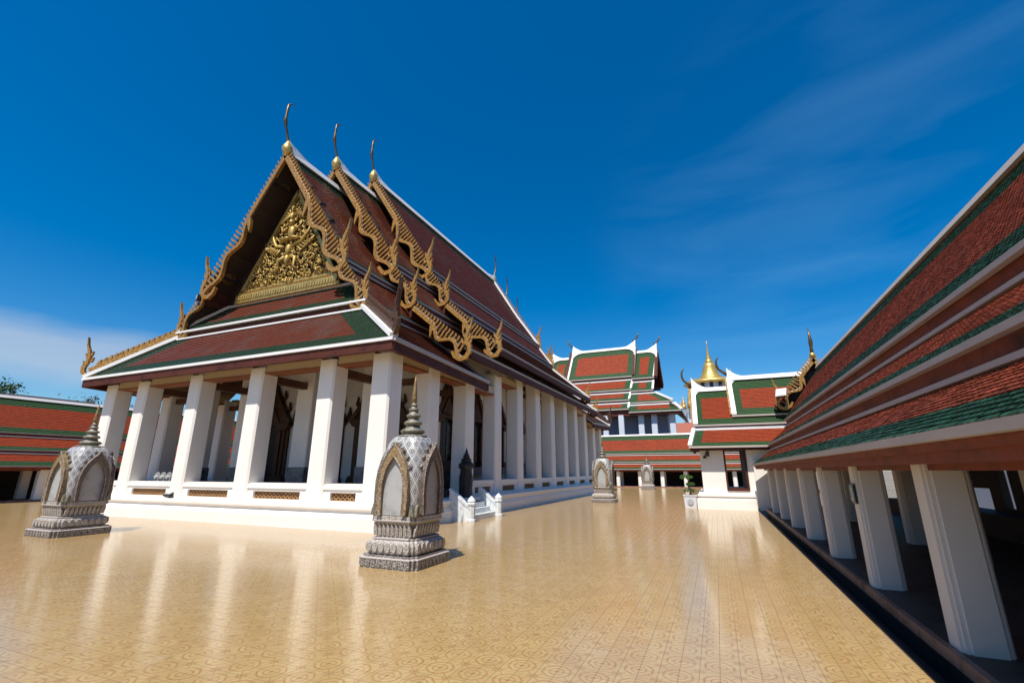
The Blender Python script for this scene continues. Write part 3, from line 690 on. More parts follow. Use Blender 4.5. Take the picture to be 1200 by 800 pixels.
def stage(zr, Y0, Y1, t1, t2, t3, front_face=None, t3Y=None):
    x1, z1 = t1; (a0, b0, a1, b1) = t2
    G = (.35, .55, .3, .3)
    tier(0, zr, x1, z1, Y0, Y1, (.4, .6, .35, .35), cap=False, sag=.2, fas=.2)
    tier(a0, b0, a1, b1, Y0, Y1, (.3, .0, .3, .3))
    if t3: tier(t3[0], t3[1], t3[2], t3[3], *(t3Y or (Y0, Y1)), (.4, .0, .3, .3))
    g = MB(); ridge_cap(g, (XC, Y0, zr + .08), (XC, Y1, zr + .08), .2, .24, .35, .35); g.build('ridge_cap', 'trim', hall)
    for Y, n, ya in ((Y0, -1, Y0), (Y1, 1, Y1)):
        nr = (0, n, 0)
        for s in (-1, 1):
            ux = (s, 0, 0); fr = (n == -1)
            bargeboard(hall, (XC + s * .1, Y, zr + .02), (XC + s * (x1 + .12), Y, z1 - .02), ux, nr, 'long', .92)
            bargeboard(hall, (XC + s * (a0 + .1), Y, b0 + .05), (XC + s * (a1 + .12), Y, b1 + .05), ux, nr, 'short', .78, tall=1.0)
            if t3 and not t3Y: bargeboard(hall, (XC + s * (t3[0] + .15), Y, t3[1] + .1), (XC + s * (t3[2] - .02), Y, t3[3] + .1), ux, nr, 'low', .8, tall=.9)
            if not fr:
                f = MB(); yy = Y - .16
                bar(f, [(XC, yy, zr + .06), (XC + s * x1 * .5, yy, (zr + z1) / 2 - .13), (XC + s * x1, yy, z1 + .06)], .2, .12, 0); f.build('verge', 'trim', hall)
                f = MB(); bar(f, [(XC + s * a0, yy, b0 + .08), (XC + s * a1, yy, b1 + .08)], .2, .12, 0); f.build('verge', 'trim', hall)
                f = MB()
                if t3: bar(f, [(XC + s * t3[0], yy, t3[1] + .08), (XC + s * t3[2], yy, t3[3] + .08)], .2, .12, 0)
                if t3: f.build('verge', 'trim', hall)
        chofa(hall, (XC, Y + n * .02, zr + .2), (0, n, 0))
    # gable infill set back behind the boards
    for Y in (Y0 + 1.15, Y1 - 1.15):
        g = MB(); zb = b1 - .2
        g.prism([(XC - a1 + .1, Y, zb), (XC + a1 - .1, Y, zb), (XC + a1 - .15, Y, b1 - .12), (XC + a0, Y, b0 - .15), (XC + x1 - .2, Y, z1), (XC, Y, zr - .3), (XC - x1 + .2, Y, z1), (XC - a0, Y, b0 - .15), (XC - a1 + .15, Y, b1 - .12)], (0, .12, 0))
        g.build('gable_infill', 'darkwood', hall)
    # purlins showing under the overhang
    for Y, n in ((Y0, 1),):
        for s in (-1, 1):
            for k in range(1, 6):
                g = MB(); q = k / 6; px_, pz = XC + s * x1 * q, zr + (z1 - zr) * q - .34
                a, b = sorted((Y + n * .1, Y + n * 1.2)); g.box(px_ - .07, a, pz - .1, px_ + .07, b, pz + .08); g.build('purlin', 'darkwood', hall)
            if Y0 > 13: continue
            for k in range(5):
                q = (k + .5) / 6 + .08; px_, pz = XC + s * x1 * q, zr + (z1 - zr) * q - .36
                c = V((px_, Y + n * .62, pz)); nn = V((s * (zr - z1), 0, x1)).normalized(); e1 = V((0, 1, 0)); e2 = nn.cross(e1)
                g = MB(); g.loops([[c + nn * d_ + (e1 * math.cos(i * math.pi / 8) + e2 * math.sin(i * math.pi / 8)) * rr for i in range(16)] for rr, d_ in ((.3, .1), (.3, .0), (.2, -.03), (.16, .0), (.02, -.06))]); g.build('ceiling_disc', 'bronze', hall)
S1, S2, S3 = (12.0, 38.3), (14.8, 35.8), (17.5, 33.3)
stage(15.15, *S1, (3.95, 9.25), (3.95, 9.0, 5.15, 7.42), None)
stage(16.3, *S2, (4.05, 10.25), (4.05, 9.98, 5.2, 8.4), (5.2, 8.08, 7.92, 5.98))
stage(17.35, *S3, (4.05, 11.15), (4.05, 10.88, 5.1, 9.42), (5.1, 9.1, 7.95, 6.68))
# porch skirt under stage 1: front, back, and two sides meeting on hips
PE, PT = 7.86, 5.1
YF, YFT, YB, YBT = 10.3, 12.05, 40.3, 38.5
ZE, ZT = 5.25, 7.1
for (Ya, Yb, n) in ((YF, YFT, -1), (YB, YBT, 1)):
    g = MB(); panel(g, (XC - PE, Ya, ZE), (XC + PE, Ya, ZE), (XC - PT, Yb, ZT), (XC + PT, Yb, ZT), (.62, .0, 1.1, 1.1), .15, .16, .024)
    o = g.build('roof_tier', ['hred', 'hgreen', 'wood'], hall, recalc=False)
    f = MB(); edge_trim(f, (XC - PE - .04, Ya + n * .02, ZE), (XC + PE + .04, Ya + n * .02, ZE), (0, n, 0), .05, -.045, .12, 0); edge_trim(f, (XC - PE, Ya - n * .03, ZE), (XC + PE, Ya - n * .03, ZE), (0, n, 0), -.063, -.32, .12, 1)
    f.build('fascia', ['trim', 'maroon'], o)
    f = MB(); edge_trim(f, (XC - PT, Yb + n * .08, ZT), (XC + PT, Yb + n * .08, ZT), (0, n, 0), .03, -.035, .08, 0); edge_trim(f, (XC - PT - .05, Yb - n * .1, ZT), (XC + PT + .05, Yb - n * .1, ZT), (0, n, 0), .36, -.3, .1, 1); f.build('flashing', ['trim', 'maroon'], o)
    # steep upper skirt below the pediment
    Yu, Yt = Yb + n * .05, Yb - n * .98
    g = MB(); panel(g, (XC - 5.2, Yu, 7.42), (XC + 5.2, Yu, 7.42), (XC - 3.55, Yt, 8.66), (XC + 3.55, Yt, 8.66), (.45, .1, .8, .8), .16, .18, .024)
    o = g.build('roof_tier', ['hred', 'hgreen', 'wood'], hall, recalc=False)
    f = MB(); edge_trim(f, (XC - 5.24, Yu + n * .02, 7.42), (XC + 5.24, Yu + n * .02, 7.42), (0, n, 0), .035, -.04, .1, 0); f.build('fascia', 'trim', o)
    f = MB()
    for s in (-1, 1): bar(f, [(XC + s * 5.2, Yu, 7.5), (XC + s * 3.55, Yt, 8.74)], .14, .12)
    bar(f, [(XC - 3.55, Yt, 8.72), (XC + 3.55, Yt, 8.72)], .14, .1); f.build('hip_ridge', 'oldtrim', o)
    for s in (-1, 1):
        A = V((XC + s * (PE + .02), Ya, ZE + .1)); B = V((XC + s * PT, Yb, ZT + .12)); t = (B - A).normalized()
        f = MB(); bar(f, [A, B], .24, .14, 0); o = f.build('hip_ridge', 'trim', hall)
        nn = t.cross(V((0, 0, 1))).normalized()
        f = MB(); bar(f, [A + V((s * .12, 0, .14)) + t * .25, B + V((s * .12, 0, .16))], .16, .24, 0)
        k = 15
        for i in range(k):
            p = A + V((s * .12, 0, .2)) + t * (.55 + i * ((B - A).length - .6) / k); w = .075
            f.band([p - t * w - nn * .05, p + V((0, 0, .2)) - t * (w * .9) - nn * .05, p + V((0, 0, .27)) + t * .05 - nn * .05], [p + t * w - nn * .05, p + V((0, 0, .14)) + t * (w * 1.3) - nn * .05, p + V((0, 0, .26)) + t * .09 - nn * .05], nn * .1)
        cr = f.build('crest', 'gilt' if s < 0 else 'frame', hall)
        f = MB(); hd = V((s, n, 0)).normalized(); ux = V((s * .85, n * .5, 0)).normalized()
        naga_flame(f, A + V((-s * .12, -n * .1, .2)), ux, V((-ux.y, ux.x, 0)), .8, 0, .13, 1.15); f.build('naga_finial', 'gilt' if s < 0 else 'frame', cr)
for s in (-1, 1):
    for (Ya, Yt, Yc) in ((YF, YFT, 16.5), (YB, YBT, 34.4)):
        ZC = 5.02
        g = MB(); panel(g, (XC + s * PE, Ya, ZE), (XC + s * PE, Yc, ZC), (XC + s * PT, Yt, ZT), (XC + s * PT, Yc, ZT), (.5, .0, .25, .25), .17, .18, .026)
        o = g.build('roof_tier', ['hred', 'hgreen', 'wood'], hall, recalc=False)
        f = MB(); edge_trim(f, (XC + s * (PE + .02), Ya, ZE), (XC + s * (PE + .02), Yc, ZC), (s, 0, 0), .06, -.06, .14, 0); edge_trim(f, (XC + s * (PE - .03), Ya, ZE), (XC + s * (PE - .03), Yc, ZC), (s, 0, 0), -.063, -.34, .12, 1); f.build('fascia', ['gtrim', 'maroon'], o)
        f = MB(); edge_trim(f, (XC + s * (PT + .07), Yt, ZT), (XC + s * (PT + .07), Yc, ZT), (s, 0, 0), .08, -.0, .08, 0); edge_trim(f, (XC + s * (PT - .1), Yt, ZT), (XC + s * (PT - .1), Yc, ZT), (s, 0, 0), .33, -.3, .1, 1); f.build('flashing', ['gtrim', 'maroon'], o)
        f = MB(); bar(f, [(XC + s * PE, Yc, ZC + .06), (XC + s * PT, Yc, ZT + .06)], .12, .1); f.build('verge', 'oldtrim', o)

# --- gilded pediment
PYY = 12.98
g = MB()
g.prism([(XC - 2.9, PYY, 8.72), (XC + 2.9, PYY, 8.72), (XC + 2.8, PYY, 9.1), (XC, PYY, 13.75), (XC - 2.8, PYY, 9.1)], (0, .16, 0))
ped = g.build('pediment', 'goldground', hall)
g = MB()
for (z0, z1, d, w) in ((8.74, 8.86, .16, 3.0), (8.86, 9.02, .09, 2.94), (9.02, 9.12, .18, 2.9), (9.12, 9.22, .1, 2.8), (9.22, 9.3, .15, 2.75)):
    g.box(XC - w, PYY - d, z0, XC + w, PYY, z1)
for i in range(40):                                            # dentil lotus petals
    x = XC - 2.85 + i * 5.7 / 39; g.box(x - .055, PYY - .2, 8.86, x + .055, PYY - .02, 9.03)
for i in range(26):
    x = XC - 2.5 + i * 5.0 / 25; g.prism([(x - .1, PYY - .1, 9.3), (x + .1, PYY - .1, 9.3), (x, PYY - .1, 9.52)], (0, .1, 0))
for s in (-1, 1): bar(g, [(XC + s * 2.85, PYY - .08, 9.0), (XC, PYY - .08, 13.72)], .16, .14, 0, (0, -1, 0))
g.build('moulding', 'gold', ped)
g = MB(); rnd = random.Random(3)
def curl(x, z, r, a0, dirn, y, th):
    pts = []; rad = []
    for i in range(11):
        q = i / 10; a = a0 + dirn * q * 5.2; rr = r * (1 - q * .82)
        pts.append((XC + x + math.cos(a) * rr, y - .06 * math.sin(q * 3.1), z + math.sin(a) * rr)); rad.append(th * (1 - .55 * q))
    g.tube(pts, rad, 5)
z = 9.42
while z < 13.2:
    half = 2.6 * (13.5 - z) / 4.2; n = max(1, int(half / .235))
    for i in range(n):
        x = (i + .5) / n * half + rnd.uniform(-.05, .05)
        if x < .34 and 10.0 < z < 12.4 and rnd.random() < .45: continue
        r = rnd.uniform(.09, .155); a0 = rnd.uniform(0, 6.28)
        for s in (-1, 1):
            curl(s * x, z + rnd.uniform(-.04, .04), r, a0 if s > 0 else math.pi - a0, s, PYY - rnd.uniform(.06, .15), .04)
            a = math.pi - a0 if s < 0 else a0; l = rnd.uniform(.1, .22)
            g.tube([(XC + s * x, PYY - .08, z), (XC + s * x + math.cos(a) * l, PYY - .16, z + abs(math.sin(a)) * l), (XC + s * x + math.cos(a) * l * 1.4, PYY - .1, z + abs(math.sin(a)) * l * 1.7)], [.042, .036, .008], 5)
    z += .205
# central seated figure on a winged bird-like mount, as raised relief
def blob(x, z, rx, rz, y=.16, tilt=0.):
    vs = []; fs = []; n, k = 10, 6
    for i in range(k + 1):
        t = math.pi * i / k
        for j in range(n):
            a = 2 * math.pi * j / n; px_, pz, py = rx * math.sin(t) * math.cos(a), rz * math.cos(t), .16 * math.sin(t) * math.sin(a)
            vs.append((XC + x + px_ * math.cos(tilt) - pz * math.sin(tilt), PYY - y + py, z + px_ * math.sin(tilt) + pz * math.cos(tilt)))
    for i in range(k):
        for j in range(n): fs.append((i * n + j, i * n + (j + 1) % n, (i + 1) * n + (j + 1) % n, (i + 1) * n + j))
    g.add(vs, fs)
blob(0, 11.62, .19, .38); blob(0, 12.08, .12, .15, .22); blob(0, 12.36, .08, .24, .2); blob(0, 12.7, .03, .24, .18)
blob(-.27, 11.3, .28, .09, .22, .25); blob(.27, 11.3, .28, .09, .22, -.25)
blob(0, 10.75, .15, .3, .2); blob(0, 10.3, .12, .26, .2)
for s in (-1, 1):
    g.tube([(XC + s * .22, PYY - .24, 11.85), (XC + s * .45, PYY - .26, 11.7), (XC + s * .62, PYY - .24, 12.0)], [.06, .055, .03], 6)
    g.tube([(XC + s * .3, PYY - .22, 10.95), (XC + s * .75, PYY - .24, 11.05), (XC + s * 1.05, PYY - .2, 11.5), (XC + s * 1.1, PYY - .16, 11.85)], [.07, .08, .06, .015], 6)
    g.tube([(XC + s * .18, PYY - .2, 10.45), (XC + s * .5, PYY - .26, 10.3), (XC + s * .42, PYY - .24, 9.95), (XC + s * .62, PYY - .24, 9.8)], [.1, .085, .06, .045], 6)
    for k in range(5): g.tube([(XC + s * (.5 + .13 * k), PYY - .2, 10.85 + .05 * k), (XC + s * (.75 + .15 * k), PYY - .22, 10.6 + .1 * k), (XC + s * (.9 + .17 * k), PYY - .18, 10.75 + .17 * k)], [.06, .06, .01], 5)
    for k in range(6): g.tube([(XC + s * .12, PYY - .16, 12.55), (XC + s * (.25 + .1 * k), PYY - .2, 12.7 - .1 * k), (XC + s * (.3 + .13 * k), PYY - .14, 13.0 - .16 * k)], [.05, .05, .01], 5)
g.build('carving', 'goldrelief', ped, True)

# ------------------------------------------------------------------ cloister galleries
def gallery(root, mp, a0, a1, prof, cols, csz, fl, mats=('red', 'green'), wall_d=4.9, row=.13, tw=.14, ends=True, trim='trim', low='rust', opening=None, faces_gap=.3, gut='gtrim', back=True, top_trim='trim', scales=False, notch=False):
    """prof: list of (d0,z0,d1,z1) eave-first tiers, d measured inward from the eave line. mp(a,d,z) -> world"""
    P = lambda a, d, z: V(mp(a, d, z)); od = P(0, -1, 0) - P(0, 0, 0)
    dr = prof[-1][2]
    for side in ((0, 1) if back else (0,)):
        f = (lambda d: d) if side == 0 else (lambda d: 2 * dr - d)
        oo = od if side == 0 else -od
        for k, (d0, z0, d1, z1) in enumerate(prof):
            g = MB(); top = .62 if k == len(prof) - 1 else .0; bot = .3 if k < len(prof) - 1 else .42
            A = (P(a0, f(d0), z0), P(a1, f(d0), z0), P(a0, f(d1), z1), P(a1, f(d1), z1))
            (scale_panel if scales and side == 0 else panel)(g, *A, (bot, top, .25, .25), row, tw, .02)
            o = g.build('roof_tier', [mats[0], mats[1], low], root, recalc=False)
            e = MB(); mt = [gut, low]
            if k == 0:
                edge_trim(e, P(a0, f(d0 - .01), z0), P(a1, f(d0 - .01), z0), oo, .0, -.065, .1, 0); edge_trim(e, P(a0, f(d0 + .07), z0), P(a1, f(d0 + .07), z0), oo, -.068, -.13, .1, 1); edge_trim(e, P(a0, f(d0 + .12), z0), P(a1, f(d0 + .12), z0), oo, -.13, -.21, .1, 1)
            else:
                edge_trim(e, P(a0, f(d0 - .01), z0), P(a1, f(d0 - .01), z0), oo, .015, -.05, .08, 0); edge_trim(e, P(a0, f(d0 + .1), z0), P(a1, f(d0 + .1), z0), oo, -.053, -.3, .1, 1)
            e.build('fascia', mt, o)
            e = MB()
            if k < len(prof) - 1: edge_trim(e, P(a0, f(d1 - .02), z1 + .04), P(a1, f(d1 - .02), z1 + .045), oo, .022, -.03, .08, 0); e.build('flashing', top_trim, o)
    g = MB(); ridge_cap(g, P(a0, dr, prof[-1][3] + .04), P(a1, dr, prof[-1][3] + .04), .17, .14); g.build('ridge_cap', top_trim, root)
    g = MB(); b = sorted((P(a0, faces_gap - .1, 0)[:], P(a1, wall_d + .4, 0)[:]))
    def abox(g, aa, ab, da, db, za, zb, m=0):
        p, q = P(aa, da, 0), P(ab, db, 0); g.box(min(p.x, q.x), min(p.y, q.y), za, max(p.x, q.x), max(p.y, q.y), zb, m)
    abox(g, a0, a1, .27, wall_d + .4, -.28, fl - .03, 0); abox(g, a0, a1, .31, wall_d + .4, fl - .03, fl, 1); abox(g, a0, a1, .25, .31, fl - .11, fl, 2); g.build('floor', ['drain', 'gfloor', 'ledge'], root)
    g = MB(); abox(g, a0, a1, .2, wall_d, prof[0][1] - .1, prof[0][1] - .04); g.build('ceiling', low, root)
    g = MB(); abox(g, a0, a1, faces_gap + .05, faces_gap + .33, prof[0][1] - .26, prof[0][1] - .1); g.build('beam', low, root)
    for a in cols:
        g = MB(); abox(g, a - .09, a + .09, faces_gap + .34, wall_d, prof[0][1] - .24, prof[0][1] - .101); g.build('cross_beam', low, root)
    g = MB()
    if opening is None: abox(g, a0, a1, wall_d, wall_d + .15, fl, prof[0][1] + .3)
    else:
        cur = a0; zt = prof[0][1] + .3
        for (oa, ob, za, zb) in opening:
            abox(g, cur, oa, wall_d, wall_d + .15, fl, zt); abox(g, oa, ob, wall_d, wall_d + .15, fl, za); abox(g, oa, ob, wall_d, wall_d + .15, zb, zt); cur = ob
        abox(g, cur, a1, wall_d, wall_d + .15, fl, zt)
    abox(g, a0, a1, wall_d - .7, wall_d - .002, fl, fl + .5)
    abox(g, a0 - .2, a0, .3, wall_d + .15, fl, prof[0][1] - .02)  # unseen end wall, added to keep sun out of the gallery
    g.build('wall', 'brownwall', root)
    for a in cols:
        for (d, rowi) in ((faces_gap + csz / 2, 0), (faces_gap + 2.0, 1)):
            p = P(a, d, 0); g = MB(); column_mesh(g, p.x, p.y, fl, prof[0][1] - .1, csz / 2, csz / 2, .06, .98, 0, notch); g.build('column', 'dull' if notch else 'white', root)

rg = thing('cloister_gallery', 'long brick-red tiled cloister gallery beside the black drain, nearest on the right', 'gallery', (3.5, 8, 0))
EX = 1.42
gallery(rg, lambda a, d, z: (EX + d, a, z), -12.0, 22.2, [(0, 1.86, .68, 2.35), (.68, 2.64, 1.4, 3.28), (1.4, 3.60, 2.93, 5.74)],
        [-6.4, -3.98, -1.56, .86, 3.28] + [5.7 + 2.42 * k for k in range(7)], .35, .12, ('gred', 'ggreen'), 5.0, .062, .084, scales=True, notch=True, trim='gtrim', low='rust', faces_gap=.32, gut='oldtrim',
        opening=[(15.3, 15.75, .7, 1.75), (16.3, 17.5, .62, 1.15)], top_trim='gtrim')
lg = thing('cloister_gallery', 'orange-red cloister gallery with green bands, on the left behind the hall', 'gallery', (-36, 20, 0))
gallery(lg, lambda a, d, z: (-33.42 - d, a, z), -7.0, 47.5, [(0, 1.84, .68, 2.44), (.68, 2.66, 1.4, 3.34), (1.4, 3.58, 2.95, 5.58)],
        [1.8 + 2.42 * k for k in range(19)], .42, .1, ('red', 'green'), 4.4, .12, .13)
fg = thing('cloister_gallery', 'low orange-red cloister gallery across the far end of the court below the second hall', 'gallery', (-15, 51, 0))
gallery(fg, lambda a, d, z: (a, 48.3 + d, z), -33.0, 8.0, [(0, 1.74, .68, 2.2), (.68, 2.42, 1.35, 3.06), (1.35, 3.28, 2.95, 5.2)],
        [-7.08 + 2.14 * k for k in range(-12, 7)], .36, .1, ('red', 'green'), 4.4, .13, .14)

# ------------------------------------------------------------------ gate pavilion at the end of the right gallery
gp = thing('gate_pavilion', 'white gate pavilion with red and green tiled gables and a maroon window', 'pavilion', (1.5, 24.6, 0))
GY = 24.6
def tpanel(parent, BL, BR, TL, TR, bands, mats=('red', 'green', 'maroon'), row=.085, tw=.1):
    g = MB(); panel(g, BL, BR, TL, TR, bands, row, tw, .02); return g.build('roof_tier', list(mats), parent, recalc=False)
g = MB(); X0, X1, Y0, Y1 = -.62, 2.4, 22.8, 26.4
for (y0, y1) in ((Y0, Y0 + .25), (Y1 - .25, Y1)):
    g.box(X0, y0, .69, .33, y1, 2.7); g.box(.33, y0, .69, 1.2, y1, .83); g.box(.33, y0, 2.5, 1.2, y1, 2.7); g.box(1.2, y0, .69, X1, y1, 2.7)
g.box(X0, Y0 + .25, .69, X0 + .25, Y0 + .9, 2.7); g.box(X0, Y1 - .9, .69, X0 + .25, Y1 - .25, 2.7); g.box(X0, Y0 + .9, 2.2, X0 + .25, Y1 - .9, 2.7)
g.build('wall', 'white', gp)
g = MB()
for (i, z0, z1) in ((0, 0, .4), (.05, .4, .46), (.12, .46, .52), (.04, .52, .60), (.1, .60, .69)): g.box(X0 - .3 + i, Y0 - .3 + i, z0, 1.4 - i * .3, Y1 + .3 - i, z1)
g.build('plinth', 'white', gp)
g = MB()
g.box(.33, Y0 - .03, .77, .4, Y0 + .28, 2.56); g.box(1.14, Y0 - .03, .77, 1.22, Y0 + .28, 2.56); g.box(.4, Y0 - .03, 2.46, 1.14, Y0 + .28, 2.56); g.box(.33, Y0 - .05, .75, 1.22, Y0 + .28, .86)
w_ = g.build('window', 'maroon', gp)
g = MB(); 
g.prism([(1.14, Y0 + .02, .87), (1.0, Y0 + .45, .87), (1.0, Y0 + .45, 2.45), (1.14, Y0 + .02, 2.45)], (.03, .01, 0)); g.build('shutter', 'leafdark', w_)
tpanel(gp, (-1.0, 22.3, 2.6), (2.9, 22.3, 2.6), (-.78, 23.05, 3.4), (3.3, 23.05, 3.4), (.3, .0, .45, .2))
tpanel(gp, (2.3, 26.9, 2.6), (-1.0, 26.9, 2.6), (2.5, 26.15, 3.4), (-.78, 26.15, 3.4), (.3, .0, .45, .2))
g = MB(); edge_trim(g, (-1.03, 22.29, 2.6), (2.2, 22.29, 2.6), (0, -1, 0), .03, -.05, .1, 0); edge_trim(g, (-1.0, 22.36, 2.6), (2.2, 22.36, 2.6), (0, -1, 0), -.053, -.16, .1, 1); edge_trim(g, (-1.0, 24.6, 2.57), (-.9, 24.6, 2.57), (0, -1, 0), .02, -.12, 4.4, 1); g.build('fascia', ['oldtrim', 'maroon'], gp)
g = MB(); edge_trim(g, (-.78, 23.06, 3.43), (3.2, 23.06, 3.43), (0, -1, 0), .06, -.07, .14); g.build('flashing', 'trim', gp)
g = MB(); bar(g, [(-.98, 22.3, 2.66), (-.76, 23.05, 3.46)], .17, .1); g.build('verge', 'trim', gp)
def cross_roof(xa, xb, ze, ye, zr, flare, bands):
    for s in (-1, 1):
        tpanel(gp, (xa, GY + s * ye, ze), (xb, GY + s * ye, ze), (xa - .02, GY, zr), (xb, GY, zr), bands)
        f = MB(); edge_trim(f, (xa - .05, GY + s * (ye + .01), ze), (xb, GY + s * (ye + .01), ze), (0, s, 0), .03, -.04, .1, 0); edge_trim(f, (xa, GY + s * (ye - .06), ze), (xb, GY + s * (ye - .06), ze), (0, s, 0), -.043, -.17, .1, 1); f.build('fascia', ['oldtrim', 'maroon'], gp)
        f = MB(); pts = [V((xa + .05, GY + s * ye, ze + .06))]
        for k in range(1, 9):
            q = k / 8; pts.append(V((xa + .05 - .0 * q, GY + s * ye * (1 - q), ze + (zr - ze) * q + .06 + .3 * max(0, q - .6) ** 2)))
        bar(f, pts, [.19 + .18 * max(0, (k / 8 - .55)) for k in range(9)], .1, 0, (1, 0, 0)) if False else bar(f, pts, .2, .1)
        v = f.build('verge', 'trim', gp)
        f = MB()
        for k in range(12):
            q = (k + .5) / 12; p = V((xa - .06, GY + s * ye * (1 - q), ze + (zr - ze) * q + .1)); f.prism([p + V((0, -.05, -.1)), p + V((0, .05, -.1)), p + V((-.02, 0, .12))], (-.05, 0, 0))
        f.build('bargeboard', 'gilt', gp)
    f = MB(); ridge_cap(f, (xa, GY, zr + .05), (xb, GY, zr + .05), .2, .18, flare, 0, 0, 40, .75)
    # curved white corner where verge meets ridge
    for s in (-1, 1):
        n_ = V((0, s * (zr - ze), ye)).normalized(); u = V((1, 0, 0)); d = V((0, s * ye, ze - zr)).normalized()
        o_ = V((xa + .12, GY, zr)) + n_ * .035; poly = [o_]
        r = .42
        poly += [o_ + u * r + d * .06]
        for k in range(1, 6):
            a = k / 6 * math.pi / 2; poly.append(o_ + u * (r - r * math.sin(a) * .94) + d * (.06 + r * (1 - math.cos(a)) * 1.0))
        poly += [o_ + d * (r + .06)]
        f.prism(poly, n_ * .02)
    f.build('ridge_cap', 'trim', gp)
    g = MB(); g.prism([(xa + .35, GY - ye + .15, ze - .05), (xa + .35, GY + ye - .15, ze - .05), (xa + .35, GY, zr - .2)], (.1, 0, 0)); g.build('gable_infill', 'goldground', gp)
    cf = MB(); p = V((xa, GY, zr + .2))
    cf.tube([p + V((-x * .9, 0, z)) for x, z in ((0, .05), (.18, .2), (.38, .36), (.46, .56), (.46, .76), (.38, .92), (.3, 1.0))], [.07, .065, .055, .05, .045, .035, .01], 8)
    cf.build('apex_finial', 'bronze', gp, True)
cross_roof(-.72, 3.4, 3.58, 1.6, 5.42, .55, (.45, .62, .38, .0))
cross_roof(.95, 4.2, 3.98, 1.35, 5.88, .45, (.42, .72, .45, .0))
g = MB(); g.box(-.5, 23.1, 2.72, 2.4, 26.1, 3.62); g.build('upper_wall', 'maroon', gp)
# tall north-south roof whose gable faces the court
gx = EX + 2.93
for s in (-1, 1):
    g = MB(); panel(g, (gx + s * 1.72, 22.95, 4.2), (gx + s * 1.72, 29, 4.2), (gx, 22.95, 6.2), (gx, 29, 6.2), (.3, .5, .2, .2), .13, .14, .02); g.build('roof_tier', ['gred', 'ggreen', 'maroon'], gp, recalc=False)
    bargeboard(gp, (gx + s * .05, 22.95, 6.36), (gx + s * 1.66, 22.95, 4.42), (s, 0, 0), (0, -1, 0), 'low', .62, mat='gilt')
g = MB(); g.prism([(gx - 1.6, 23.5, 3.4), (gx + 1.6, 23.5, 3.4), (gx + 1.6, 23.5, 4.15), (gx, 23.5, 6.05), (gx - 1.6, 23.5, 4.15)], (0, .1, 0)); g.build('gable_infill', 'darkwood', gp)
cf = MB(); p = V((gx, 22.95, 6.42)); cf.tube([p + V((0, -x, z)) for x, z in ((0, 0), (.02, .3), (.1, .55), (.08, .85), (0, 1.25))], [.09, .06, .085, .05, .01], 8); o = cf.build('apex_finial', 'bronze', gp, True)
b = MB(); b.lathe([(.03, -.16), (.11, -.05), (.12, .03), (.06, .14)], p, 12); b.build('ball', 'gold', o, True)
g = MB(); ridge_cap(g, (gx, 23.0, 6.26), (gx, 29, 6.26), .18, .2); g.build('ridge_cap', 'trim', gp)
# return wall between pavilion and gallery
g = MB(); g.box(1.45, 22.6, 0, 2.4, 22.78, 2.0); g.build('return_wall', 'white', gp)
g = MB(); g.tube([(.82, 30.6, 5.5), (.82, 30.6, 7.0)], .05, 6)

# ------------------------------------------------------------------ second hall beyond the far gallery
h2 = thing('assembly_hall', 'tall hall with bright orange-red and green stepped roofs rising behind the far gallery', 'temple', (-12, 62, 0))
def ptier(parent, xl, xr, yb, zb, yt, zt, xlt, xrt, bands, white=True):
    o = tpanel(parent, (xl, yb, zb), (xr, yb, zb), (xlt, yt, zt), (xrt, yt, zt), bands, ('red', 'green', 'maroon'), .2, .2)
    f = MB(); edge_trim(f, (xl, yb - .02, zb), (xr, yb - .02, zb), (0, -1, 0), .05, -.08, .15, 0); edge_trim(f, (xl + .1, yb + .1, zb), (xr - .1, yb + .1, zb), (0, -1, 0), -.083, -.35, .15, 1); f.build('fascia', ['gtrim', 'maroon'], o)
    if white: f = MB(); edge_trim(f, (xlt, yt + .0, zt + .08), (xrt, yt, zt + .08), (0, -1, 0), .07, -.08, .2); f.build('flashing', 'trim', o)
    return o
